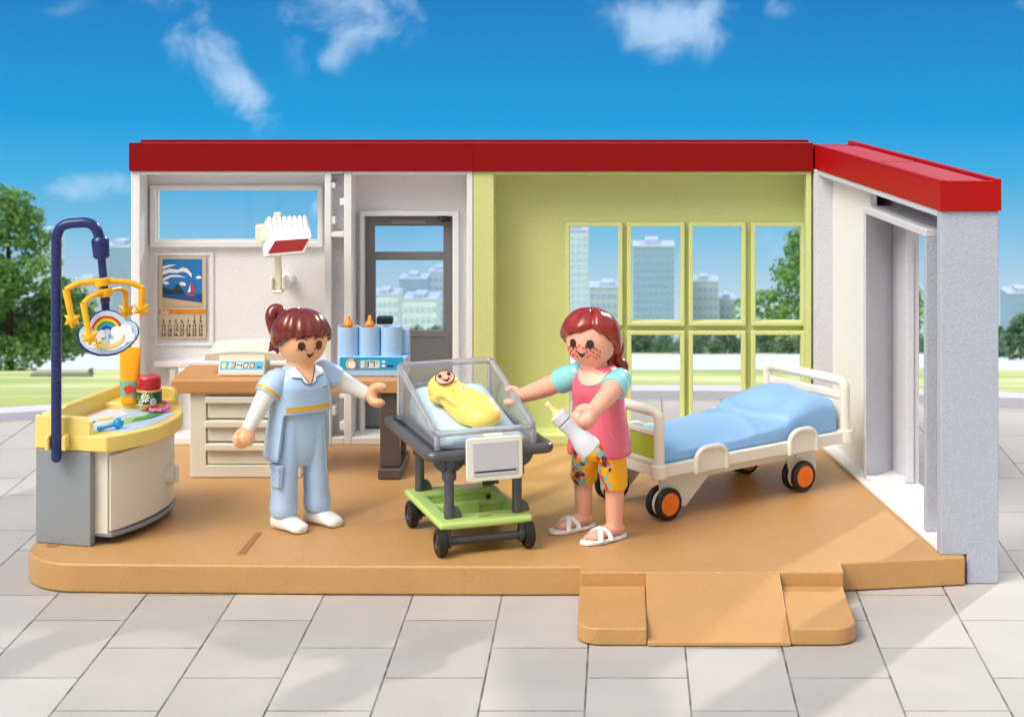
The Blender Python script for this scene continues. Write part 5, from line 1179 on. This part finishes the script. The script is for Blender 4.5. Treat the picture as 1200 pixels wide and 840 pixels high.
for a_, yaw, sp_ in ((FEET[0], -56, 1), (FEET[1], -52, 1)):
    dr_ = Matrix.Rotation(math.radians(yaw), 3, 'Z'); f_ = dr_ @ Vector((0, -1, 0)); sd = dr_ @ Vector((1, 0, 0))
    tube(bm, [a_ - f_ * .02 + Vector((0, 0, .075)), a_ + f_ * .10 + Vector((0, 0, .068)), a_ + f_ * .19 + Vector((0, 0, .055))], [.062, .062, .05], 20, smooth=3, flat=(Vector((0, 0, 1)), .7), roundcap=True)
    for i, (o_, l_, r_) in enumerate(((-.042, .255, .017), (-.018, .26, .015), (.004, .252, .014), (.025, .242, .013), (.044, .23, .012))):
        o2 = -o_ if False else o_
        tube(bm, [a_ + f_ * .17 + sd * o2 + Vector((0, 0, .052)), a_ + f_ * (l_ - .02) + sd * o2 + Vector((0, 0, .046))], r_, 10, roundcap=True)
tube(bm, [S1, E1, W1], [.082, .070, .050], 20, smooth=4); tube(bm, [S2, E2, W2], [.082, .074, .056], 20, smooth=4)
hand(bm, W1, Vector((-1, .25, .05)), Vector((0, .3, 1)), r=.05, w_=.05, th=.028, lead=.0)
bm2 = B(); hc = W(678.5, 493.5, 14.00); hand(bm, W2 + Vector((-.0, 0, 0)), (hc - W2).normalized() + Vector((-.5, -.1, 0)), Vector((-.5, -.5, -.8)), r=.042, w_=.07, th=.042, a0=25, a1=335, lead=.012)
ellipsoid(bm, hc, (.078, .062, .082)); bm2.free()
mb = link('body', bm, SKIN_M, mum, remesh=.0085, relax=3, smooth=180)
face(mb, HC, HR, M3, -1, -20, 1.0, brows=False, freckles=True)
TM = [(.60, .236, .185, .01), (.68, .238, .180, .008), (.78, .230, .165, .004), (.9, .208, .150, 0), (1.0, .192, .146, -.005), (1.1, .192, .158, -.014), (1.17, .190, .152, -.01), (1.225, .172, .13, 0), (1.265, .135, .11, 0), (1.285, .108, .095, 0)]
hem_m = lambda a: .765 - .14 * max(sstep(-a, 22, 46), sstep(a, 12, 34))
top = link('top', garment(TM, hem_m, .95, MM), PINK, mum, smooth=60)
arc = [(.118 * math.cos(math.radians(g)), 1.277 - .115 * math.sin(math.radians(g))) for g in range(0, 181, 15)]
bm = B(); torso_patch(bm, TM, [(x * 1.07, z_ - (.006 if 0 < i < 12 else 0)) for i, (x, z_) in enumerate(arc)], .002, MM, sub=2); link('neck_trim', bm, plastic('trim_grey_blue', (160, 178, 190), .4), top, smooth=60)
bm = B(); torso_patch(bm, TM, arc, .0055, MM, sub=2); link('neck_opening', bm, SKIN_M, top, smooth=60)
# cropped trousers, with print
bm = B(); loft(bm, [[MM @ p for p in sup(a, b_, z_, 0, 0, 2.6, 32)] for z_, a, b_ in ((.585, .10, .08), (.63, .165, .11), (.72, .18, .125), (.80, .175, .12))])
LEG = []
for sx, a_ in ((-1, FEET[0]), (1, FEET[1])):
    h_ = MM @ Vector((sx * .105, 0, .65)); L0 = []
    for z_, s, r_ in ((.375, 0, .092), (.39, .02, .101), (.45, .2, .104), (.55, .6, .106), (.65, 1, .106)):
        c_ = a_.lerp(Vector((h_.x, h_.y, a_.z)), s); L0.append((Vector((c_.x, c_.y, FZ + z_)), r_))
    tube(bm, [p for p, r in L0], [r for p, r in L0], 28); LEG.append(L0)
tr = link('trousers', bm, YPRINT, mum, remesh=.008, relax=3, smooth=180)
# sandals
for a_, yaw in ((FEET[0], -56), (FEET[1], -52)):
    dr_ = Matrix.Rotation(math.radians(yaw), 4, 'Z'); Ms = Matrix.Translation(Vector((a_.x, a_.y, FZ))) @ dr_
    out = [(.045 * math.cos(g) * 1.25, .075 + .02 * math.sin(g)) for g in [PI * k / 8 for k in range(9)]]
    P = []
    for k in range(28):
        g = 2 * PI * k / 28; y_ = -.100 - .205 * math.cos(g); x = (.074 + .012 * (-.5 * math.cos(g - PI) )) * math.copysign(abs(math.sin(g)) ** .7, math.sin(g)); P.append((x * (1.12 if y_ < -.12 else 1.0), y_))
    bm = B(); hexa(bm, [(x, y_, .003) for x, y_ in P], [(x, y_, .030) for x, y_ in P]); xf(bm, Ms); s_ = link('sandal', bm, SHOE, mum, bevel=.008, smooth=50)
    for (x0, y0, x1, y1) in ((-.078, -.085, .080, -.185), (.078, -.085, -.080, -.185)):
        bm = B(); n = 14; arcp = []
        for k in range(n + 1):
            s = k / n; x = x0 + (x1 - x0) * s; y_ = y0 + (y1 - y0) * s; z_ = .022 + .093 * math.sin(PI * s) ** .62 * (1 - .22 * abs(y_ + .085) / .09); arcp.append(Ms @ Vector((x * 1.0, y_, z_)))
        tube(bm, arcp, .021, 12, flat=((Ms.to_3x3() @ Vector((0, 0, 1))).normalized(), .5)); link('strap', bm, SHOE, s_, smooth=60)
# sleeves
for (S_, E_, k1) in ((S1, E1, .50), (S2, E2, .62)):
    Q = S_.lerp(E_, k1); bm = B(); tube(bm, [S_, S_.lerp(Q, .5), Q], [.086, .098, .096], 28, smooth=5); ellipsoid(bm, S_, .092); link('sleeve', bm, TEAL, mum, remesh=.008, relax=4, smooth=180)
# hair with a centre-left parting and a long plait
lm = lerpf([(-180, -40), (-140, -36), (-100, -18), (-75, -4), (-39, 12), (-11, 20), (26, 30), (48, 18), (74, 0), (90, -14), (105, -32), (140, -38), (180, -40)])
def thick_m(a, t): return .032 + .016 * math.exp(-((abs(a) - 60) / 34) ** 2) * math.sin(PI * min(1, t * 1.1) * .9) + .012 * t
def ridge_m(a, t):
    part = -.014 * math.exp(-((a - 27) / 5.0) ** 2) * (1 if t > .15 else t / .15)
    return part + .0055 * math.sin(math.radians(a * 8 + t * 150)) * math.exp(-((a - 27) / 75) ** 2) * min(1, t * 2)
hm_ = link('hair', hair_cap(HC, HR, M3, lm, thick_m, ridge_m), HAIR_M, mum, smooth=60)
bm = B(); pl_ = [W(720, 398, 14.60), W(724, 408, 14.62), W(722, 420, 14.64), W(729, 430, 14.64), W(727, 441, 14.66), W(731, 452, 14.68), W(729, 464, 14.70)]
tube(bm, pl_, [.04, .055, .040, .052, .036, .042, .012], 20, smooth=6, roundcap=True); tube(bm, [W(722, 404, 14.60), W(715, 412, 14.6), W(712, 424, 14.62), W(718, 438, 14.64), W(722, 448, 14.66)], [.03, .04, .042, .036, .012], 18, smooth=6, roundcap=True)
link('plait', bm, HAIR_M, hm_, remesh=.007, relax=3, smooth=180)
# feeding bottle in her hand
bt, bb = W(640.5, 472, 13.90), W(693, 528, 13.90); axb = (bb - bt).normalized(); LB = (bb - bt).length; BOTW = plastic('white_bottle_plastic', (214, 214, 222), .3); TEAT = plastic('cream_teat', (240, 222, 150), .3, sss=.2)
t = thing('feeding_bottle', 'white feeding bottle with a cream teat held by the person in pink', 'bottle', bb)
k = LB
bm = B(); lathe(bm, [(.058, .40 * k), (.062, .42 * k), (.058, .50 * k), (.054, .58 * k), (.060, .68 * k), (.078, .78 * k), (.088, .88 * k), (.090, .985 * k), (.084, 1.0 * k)], bt, axb, 36); link('bottle_body', bm, BOTW, t, smooth=60, bevel=.004)
bm = B(); lathe(bm, [(.056, .235 * k), (.064, .245 * k), (.064, .375 * k), (.056, .39 * k)], bt, axb, 36); link('cap', bm, BOTW, t, smooth=40, bevel=.003)
bm = B(); lathe(bm, [(.002, -.005), (.018, .002), (.022, .015), (.017, .035 * 1), (.019, .075), (.040, .105), (.050, .13), (.052, .17)], bt, axb, 30); link('teat', bm, TEAT, t, smooth=80)
# ================================================================= hospital cot on wheels
GUN = plastic('gunmetal_plastic', (88, 90, 95), .3, metallic=.3); LIME = plastic('lime_base_plastic', (186, 216, 122), .33); BLK = plastic('black_tyre', (24, 24, 26), .4); DGR = plastic('dark_grey_plastic', (60, 62, 66), .4)
CB = Vector((-1.302, 13.97, FZ)); CU_, CV_ = Vector((.937, .348, 0)), Vector((-.348, .937, 0))
MC = Matrix.Translation(CB) @ Matrix(((.937, -.348, 0, 0), (.348, .937, 0, 0), (0, 0, 1, 0), (0, 0, 0, 1)))
t = thing('hospital_cot', 'clear baby cot on a dark wheeled frame with a lime green base', 'cot', MC @ Vector((.35, .5, 0)))
def cb(bm, *a): return box(bm, *a, M=MC)
bm = B(); panel(bm, lambda u_, v_, q: MC @ Vector((u_, v_, .245 - q)), (-.015, .685), (-.015, 1.06), [(.10, .61, .22, .50), (.10, .61, .56, .86)], .055); deck = link('base', bm, LIME, t, bevel=.022, smooth=30)
bm = B(); cb(bm, .08, .63, .19, .89, .135, .150); 
for (v0, v1) in ((.198, .218), (.502, .558), (.862, .882)): cb(bm, .08, .63, v0, v1, .151, .20)
cb(bm, .078, .098, .20, .88, .151, .198); cb(bm, .612, .632, .20, .88, .151, .198); cb(bm, .13, .42, .47, .53, .152, .243); link('bin', bm, LIME, deck, bevel=.006, smooth=30)
bm = B(); cb(bm, .30, .40, .07, .085, .2445, .247); link('slot', bm, plastic('slot_green', (120, 150, 70), .5), deck)
for (u_, v_) in ((0.0, 0.02), (.655, 0.02), (0.0, .86), (.655, .86)):
    c = MC @ Vector((u_, v_, .103)); ax_ = CU_; bm = B(); lathe(bm, [(.01, -.018), (.058, -.018), (.064, -.034), (.084, -.036), (.098, -.026), (.100, 0), (.098, .026), (.084, .036), (.064, .034), (.058, .018), (.01, .018)], c, ax_, 40); wh = link('wheel', bm, BLK, t, smooth=40)
    bm = B(); lathe(bm, [(.056, -.024), (.056, .024)], c, ax_, 30); lathe(bm, [(.02, -.034), (.02, .034)], c, ax_, 20); link('hub', bm, DGR, wh)
for v_ in (.02, .86):
    bm = B(); tube(bm, [MC @ Vector((.04, v_, .103)), MC @ Vector((.615, v_, .103))], .030, 20)
    for u_ in (.05, .605): lathe(bm, [(.050, -.02), (.050, .02)], MC @ Vector((u_, v_, .103)), CU_, 24); cb(bm, u_ - .02, u_ + .02, v_ - .03, v_ + .03, .11, .196)
    link('axle', bm, DGR, t, bevel=.004)
for (u_, v_) in ((.085, .11), (.60, .11), (.085, .96), (.62, .96)):
    bm = B(); tube(bm, [MC @ Vector((u_, v_, .246)), MC @ Vector((u_, v_, .55))], .036, 24); lathe(bm, [(.040, 0), (.054, .006), (.054, .055), (.046, .075)], MC @ Vector((u_, v_, .52)), (0, 0, 1), 28)
    q = bm; cb(bm, u_ - .03, u_ + .03, v_ - .04, v_ + .04, .594, .69); P = [(u_ + .035 + .06 * math.cos(g), .247 + .085 * math.sin(g)) for g in [PI * k / 10 for k in range(11)]]
    hexa(bm, [MC @ Vector((a, v_ - .014, b)) for a, b in P], [MC @ Vector((a, v_ + .014, b)) for a, b in P]); link('post', bm, GUN, t, bevel=.004)
# dark tray with a thick rim
def rr(u0, u1, v0, v1, r, n=6):
    P = []
    for cx_, cy_, a0 in ((u0 + r, v0 + r, 180), (u1 - r, v0 + r, 270), (u1 - r, v1 - r, 0), (u0 + r, v1 - r, 90)):
        for k in range(n + 1): g = math.radians(a0 + 90 * k / n); P.append((cx_ + r * math.cos(g), cy_ + r * math.sin(g)))
    return P
oz = .715
bm = B(); ro = [MC @ Vector((a, b, oz)) for a, b in rr(-.075, .83, .03, 1.33, .05)]; tube(bm, ro + [ro[0], ro[1]], .040, 16, cap=True)
prism_pts = rr(-.06, .815, .045, 1.315, .05); hexa(bm, [MC @ Vector((a, b, .685)) for a, b in prism_pts], [MC @ Vector((a, b, .705)) for a, b in prism_pts])
ip = rr(.03, .70, .12, 1.22, .08); hexa(bm, [MC @ Vector((a * .9 + .035, b * .95 + .03, .61)) for a, b in ip], [MC @ Vector((a, b, .69)) for a, b in ip])
for u_ in (.085, .60): 
    P = [(u_ - .13 + .0, .70), (u_ + .13, .70)] + [(u_ + .13 * math.cos(g), .70 - .13 * math.sin(g)) for g in [PI * k / 12 for k in range(1, 12)]]
    hexa(bm, [MC @ Vector((a, .09, b)) for a, b in P], [MC @ Vector((a, .13, b)) for a, b in P])
link('tray', bm, GUN, t, remesh=.010, relax=2, smooth=180)
# mattress
M_SHEET = plastic('pale_aqua_sheet', (200, 228, 242), .45)
def ztop(v_): 
    s = (v_ - .14) / 1.0; return .80 + .20 * s ** 1.1
bm = B(); R_ = []
for k in range(15):
    v_ = .145 + 1.04 * k / 14; e_ = min(1, min(k, 14 - k) / 1.5 + .55); z_ = ztop(v_) * 1.0; lo = .712; 
    R_.append([MC @ Vector((a, v_, b)) for a, b in ((.04, lo), (.035, (lo + z_) / 2), (.06, z_ - .02), (.14, z_ + .012 * e_), (.36, z_ - .012), (.58, z_ + .012 * e_), (.67, z_ - .02), (.695, (lo + z_) / 2), (.69, lo))])
loft(bm, R_); mt = link('mattress', bm, M_SHEET, t, smooth=80, sub=1)
# clear tub
CLR = clear('clear_tub', (.95, .965, .98, 1), 1.5, .05, dens=.10); RIMG = glass('clear_rim', (.90, .92, .97, 1), .04)
def tz(v_): return .862 + (v_ - .125) / 1.125 * .29
T_ = [(.0, .125), (.73, .125), (.73, 1.25), (.0, 1.25)]
bm = B(); n_ = .010
def wallq(bm, a, b, nrm):
    P = [Vector((a[0], a[1], .745)), Vector((b[0], b[1], .745)), Vector((b[0], b[1], tz(b[1]))), Vector((a[0], a[1], tz(a[1])))]
    nv = Vector((nrm[0], nrm[1], 0)) * n_; hexa(bm, [MC @ p for p in P], [MC @ (p + nv) for p in P])
tbx = B(); wallq(tbx, (0, .14), (0, 1.235), (1, 0)); wallq(tbx, (.73, .14), (.73, 1.235), (-1, 0)); wallq(tbx, (.0, .125), (.73, .125), (0, 1)); wallq(tbx, (.0, 1.25), (.73, 1.25), (0, -1)); tub = link('tub', tbx, CLR, t, smooth=0)
RM = plastic('clear_rim_plastic', (236, 238, 246), .08)
RM.node_tree.nodes['Principled BSDF'].inputs['Transmission Weight'].default_value = .8
bm = B(); rp = [MC @ Vector((a, b, tz(b))) for a, b in rr(-.008, .738, .117, 1.258, .05, 5)]; tube(bm, rp + [rp[0], rp[1]], .024, 12); link('rim', bm, RM, tub, smooth=80)
for a, b in T_:
    bm = B(); tube(bm, [MC @ Vector((a, b, .745)), MC @ Vector((a, b, tz(b) - .01))], .023, 12); link('corner_post', bm, RM, tub, smooth=60)
# card holder
MCd = MC @ Matrix.Translation((.167, -.018, 0))
CARDF = plastic('card_frame_ivory', (228, 228, 212), .35); CARD = plastic('card_silver', (196, 194, 202), .35, .2, 80)
bm = B(); MK = MCd @ Matrix.Rotation(math.radians(6), 4, 'X')
P = rr(0, .425, .535, .845, .03, 5); hexa(bm, [MCd @ Vector((a, -.035 - (.845 - b) * .06, b)) for a, b in P], [MCd @ Vector((a, -.008 - (.845 - b) * .06, b)) for a, b in P]); cf = link('card_holder', bm, CARDF, t, bevel=.010, smooth=30)
P = rr(.045, .385, .575, .812, .008, 3); bm = B(); hexa(bm, [MCd @ Vector((a, -.042 - (.845 - b) * .06, b)) for a, b in P], [MCd @ Vector((a, -.03 - (.845 - b) * .06, b)) for a, b in P]); link('card', bm, CARD, cf, smooth=0, bevel=.003)
P = rr(.058, .372, .600, .611, .005, 3); bm = B(); hexa(bm, [MCd @ Vector((a, -.0445 - (.845 - b) * .06, b)) for a, b in P], [MCd @ Vector((a, -.04 - (.845 - b) * .06, b)) for a, b in P]); link('black_line', bm, INK, cf, smooth=0)
bm = B(); cb(bm, .32, .46, -.015, .05, .835, .853); link('hook', bm, CARDF, cf, bevel=.005)
# baby
SWD = plastic('yellow_swaddle', (248, 216, 110), .36); SWD2 = SKIN_M
b0 = MC @ Vector((.26, .90, ztop(.9))); t = thing('baby', 'baby wrapped in a yellow blanket lying in the clear cot', 'baby', b0)
hc = W(521, 456, 14.80); fdir = (W(507, 436, 13.8) - hc).normalized()
hc = Vector((hc.x, hc.y, max(hc.z, FZ + .99)))
ft = W(565, 486, 14.46)
bm = B(); ellipsoid(bm, hc, (.132, .136, .126)); tube(bm, [hc.lerp(ft, .12), hc.lerp(ft, .36), hc.lerp(ft, .62), hc.lerp(ft, .86), ft], [.112, .140, .165, .172, .145], 28, smooth=5, roundcap=True, flat=(Vector((0, -.3, 1)).normalized(), .62))
tube(bm, [hc + Vector((-.09, -.05, -.06)), hc + Vector((-.02, -.11, -.045)), hc + Vector((.10, -.09, .0)), hc + Vector((.13, -.0, .03))], [.030, .040, .040, .028], 12, smooth=6)
tube(bm, [hc.lerp(ft, .15) + Vector((-.10, -.06, -.02)), hc.lerp(ft, .35) + Vector((-.08, -.10, .045)), hc.lerp(ft, .6) + Vector((-.10, -.10, .05)), hc.lerp(ft, .95) + Vector((-.08, -.10, .02))], [.02, .034, .030, .016], 12, smooth=6); tube(bm, [hc.lerp(ft, .22) + Vector((.10, .0, .05)), hc.lerp(ft, .30) + Vector((-.0, -.05, .085)), hc.lerp(ft, .42) + Vector((-.09, -.10, .04))], [.018, .026, .016], 12, smooth=6)
tube(bm, [hc.lerp(ft, .3) + Vector((.05, -.02, .085)), hc.lerp(ft, .5) + Vector((-.02, -.05, .09)), hc.lerp(ft, .75) + Vector((-.08, -.05, .07))], [.020, .028, .016], 12, smooth=6)
link('blanket', bm, SWD, t, remesh=.0075, relax=4, smooth=180)
# face: oval facing up and to the viewer, tilted
fz = Vector((.10, -.66, .74)).normalized(); rl = math.radians(24); fx0 = Vector((1, 0, 0)) - fz * fz.x; fx0.normalize(); fy0 = fz.cross(fx0); fx = fx0 * math.cos(rl) + fy0 * math.sin(rl); fy = -fx0 * math.sin(rl) + fy0 * math.cos(rl)
M3b = Matrix((fx, -fz, fy)).transposed(); HRb = Vector((.137, .142, .132))
def bp_(pts, off, k=1): return on_head(hc, HRb, 0, 0, 4, [(a * k, b * k) for a, b in pts], off, M3b)
def bdec(name, pts, mat, off, par, t_=.004):
    bm = B(); decal(bm, hc, HRb, 0, 4, pts, off, M3b, t_); return link(name, bm, mat, par, smooth=80)
bf = link('face', (lambda bm: (decal(bm, hc, HRb, 0, 4, ell(.068, .060, 24), .004, M3b, .006), bm)[1])(B()), SKIN_M, t, smooth=80)
bm = B(); 
for k in range(30):
    g0, g1 = 2 * PI * k / 30, 2 * PI * (k + 1) / 30
    if not (-.3 < math.sin(g0 - .6) ): pass
    decal(bm, hc, HRb, 0, 4, [(.067 * math.cos(g0), .059 * math.sin(g0)), (.075 * math.cos(g0), .067 * math.sin(g0)), (.075 * math.cos(g1), .067 * math.sin(g1)), (.067 * math.cos(g1), .059 * math.sin(g1))], .004, M3b, .008)
link('hairline', bm, EYE, t, smooth=80)
for sx in (-1, 1): bdec('eye', ell(.013, .015, 14, sx * .034, .014), EYE, .011, bf)
bm = B(); 
for i in range(8):
    x0, x1 = -.024 + .048 * i / 8, -.024 + .048 * (i + 1) / 8; f = lambda x: -.012 - .020 * (1 - (x / .024) ** 2)
    decal(bm, hc, HRb, 0, 4, [(x0, f(x0)), (x1, f(x1)), (x1, f(x1) - .011), (x0, f(x0) - .011)], .011, M3b, .004)
link('mouth', bm, EYE, bf, smooth=80)

# ================================================================= hospital bed
IVB = plastic('bed_ivory_plastic', (232, 229, 216), .33); SHB = plastic('bed_blue_sheet', (140, 186, 232), .32); ORG_ = plastic('orange_hub', (244, 116, 22), .3); LMB = plastic('lime_board', (172, 190, 64), .45, .3, 50)
ang = math.atan2(.617, .787); MBd = Matrix.Translation((.367, 14.93, FZ)) @ Matrix.Rotation(ang, 4, 'Z')
BU = MBd.to_3x3() @ Vector((1, 0, 0)); BV = MBd.to_3x3() @ Vector((0, 1, 0))
t = thing('hospital_bed', 'ivory hospital bed with blue bedding and orange hubbed double wheels', 'bed', MBd @ Vector((.85, .45, 0)))
def bb_(bm, *a): return box(bm, *a, M=MBd)
WDT = .94
bm = B(); bb_(bm, -.10, 1.86, -.03, .03, .35, .445); bb_(bm, -.10, 1.86, WDT - .03, WDT + .03, .35, .445); bb_(bm, -.13, -.06, -.02, WDT + .02, .352, .443); bb_(bm, 1.82, 1.88, -.02, WDT + .02, .352, .443); bb_(bm, -.06, 1.82, .031, WDT - .031, .38, .43); fr_ = link('frame', bm, IVB, t, bevel=.010)
for (u_, v_) in ((-.115, 0), (-.115, WDT), (1.865, 0), (1.865, WDT)):
    bm = B(); lathe(bm, [(.055, 0), (.064, .008), (.064, .10), (.055, .108)], MBd @ Vector((u_, v_, .345)), (0, 0, 1), 28); link('corner_cap', bm, IVB, fr_, smooth=40)
def board(u_, name, lab, lower, pnl, pm):
    bm = B(); tube(bm, [MBd @ Vector((u_, v_, z_)) for v_, z_ in ((0, .42), (0, .70), (.0, .79), (.012, .826), (.05, .845), (.12, .85), (WDT - .12, .85), (WDT - .05, .845), (WDT - .012, .826), (WDT, .79), (WDT, .70), (WDT, .42))], .041, 20, smooth=3)
    o = link(name, bm, IVB, t, smooth=60)
    bm = B(); bb_(bm, u_ - .02, u_ + .02, .04, WDT - .04, *lower); link('cross_bar', bm, IVB, o, bevel=.008)
    bm = B(); bb_(bm, u_ - .012, u_ + .012, .042, WDT - .042, *pnl); link('board_panel', bm, pm, o, bevel=.003)
board(-.115, 'footboard', '', (.665, .705), (.448, .664), LMB); board(1.865, 'headboard', '', (.70, .765), (.448, .699), IVB)
bm = B(); bb_(bm, -.135, -.095, .05, WDT - .05, .444, .485); link('cross_bar', bm, IVB, fr_, bevel=.008)
# bedding: blue moulded mattress with pillow swell
bm = B(); R_ = []; nu = 90
for k in range(nu + 1):
    u_ = -.06 + 1.86 * k / nu; s = max(0, (u_ - .62) / 1.2); e_ = min(1, .72 + .28 * min(k, nu - k) / 2)
    rise = .14 * (s * s * (3 - 2 * s) if s < 1 else 1); r = []
    for j in range(33):
        g = PI * j / 32; v_ = WDT / 2 - (WDT / 2 - .035) * math.cos(g) * (.97 + .03 * e_); pr = abs(math.sin(g)) ** .22
        q = (v_ - WDT / 2) / (WDT / 2); z_ = .545 + rise * (1 - .10 * q * q)
        pil = .075 * math.exp(-((u_ - 1.56) / .20) ** 2) * (math.exp(-((q + .68) / .26) ** 2) * .75 + .55 * math.exp(-((q - .45) / .42) ** 2)) - .05 * math.exp(-((u_ - 1.30) / .14) ** 2) * math.exp(-((q + .1) / .5) ** 2) + .045 * max(0, min(1, (u_ - 1.08 - .18 * abs(q - .1)) / .05)) * (1 if u_ < 1.9 else 0)
        fold = .014 * math.exp(-((u_ - .98 - .10 * math.cos(q * 2.5)) / .05) ** 2) + .008 * math.sin(u_ * 7 + q * 4) * max(0, s)
        z_ += pil + fold; z_ = .45 + (z_ - .45) * pr * (1 if 0 < k < nu else .82)
        r.append(MBd @ Vector((u_, v_, z_)))
    r += [MBd @ Vector((u_, WDT - .04, .44)), MBd @ Vector((u_, .04, .44))]; R_.append(r)
loft(bm, R_); link('bedding', bm, SHB, t, smooth=60)
# low side guards
for u0, w_ in ((.375, .155), (1.35, .145)):
    for vv, sg in ((-.032, -1), (WDT + .032, 1)):
        o_ = None
        P = [(u0 - w_, .345), (u0 - w_, .44)] + [(u0 - w_ + .11 - .11 * math.cos(g), .44 + .09 * math.sin(g)) for g in [PI / 2 * k / 5 for k in range(1, 6)]] + [(u0 + w_ - .11 + .11 * math.sin(g), .44 + .09 * math.cos(g)) for g in [PI / 2 * k / 5 for k in range(0, 5)]] + [(u0 + w_, .44), (u0 + w_, .345)]
        bm = B(); hexa(bm, [MBd @ Vector((a, vv, b)) for a, b in P], [MBd @ Vector((a, vv + sg * .012, b)) for a, b in P]); g_ = link('side_guard', bm, IVB, t, bevel=.005)
        bm = B(); tube(bm, [MBd @ Vector((a, vv + sg * .012, b)) for a, b in P], .021, 12); link('guard_rim', bm, IVB, g_, smooth=60)
# undercarriage and twin wheels
for v_ in (.10, WDT - .12):
    bm = B(); P = [(.02, .349), (1.62, .349), (1.60, .16), (1.44, .16), (1.38, .25), (.44, .27), (.28, .10), (-.02, .12)]
    P = [(-.02, .349), (1.62, .349), (1.62, .14), (1.34, .14), (1.30, .27), (.46, .27), (.22, .06), (.02, .12)]
    hexa(bm, [MBd @ Vector((a, v_ - .014, b)) for a, b in P], [MBd @ Vector((a, v_ + .014, b)) for a, b in P]); link('leg_bracket', bm, IVB, t, bevel=.006)
for (u_, v_) in ((.0, .03), (1.42, .03), (.045, .74), (1.45, .74)):
    cc_ = MBd @ Vector((u_, v_ + .055, .128)); bm = B(); lathe(bm, [(.108, -.014), (.108, .014)], cc_, BV, 30); P = [(u_ - .04, .12), (u_ + .05, .12), (u_ + .06, .348), (u_ - .04, .348)]; hexa(bm, [MBd @ Vector((a, v_ + .041, b)) for a, b in P], [MBd @ Vector((a, v_ + .069, b)) for a, b in P]); link('wheel_fork', bm, IVB, t, bevel=.004)
    for dv in (0.0, .11):
        c = MBd @ Vector((u_, v_ + dv, .128)); bm = B(); lathe(bm, [(.088, -.026), (.112, -.026), (.124, -.014), (.125, 0), (.124, .014), (.112, .026), (.088, .026)], c, BV, 44); wh = link('wheel', bm, BLK, t, smooth=40)
        bm = B(); lathe(bm, [(.02, -.028), (.03, -.031), (.034, -.028), (.080, -.032), (.0865, -.027), (.0865, .027), (.080, .032), (.034, .028), (.03, .031), (.02, .028)], c, BV, 40); lathe(bm, [(.014, -.036), (.018, -.030), (.018, .030), (.014, .036)], c, BV, 20); link('hub', bm, ORG_, wh, smooth=40)
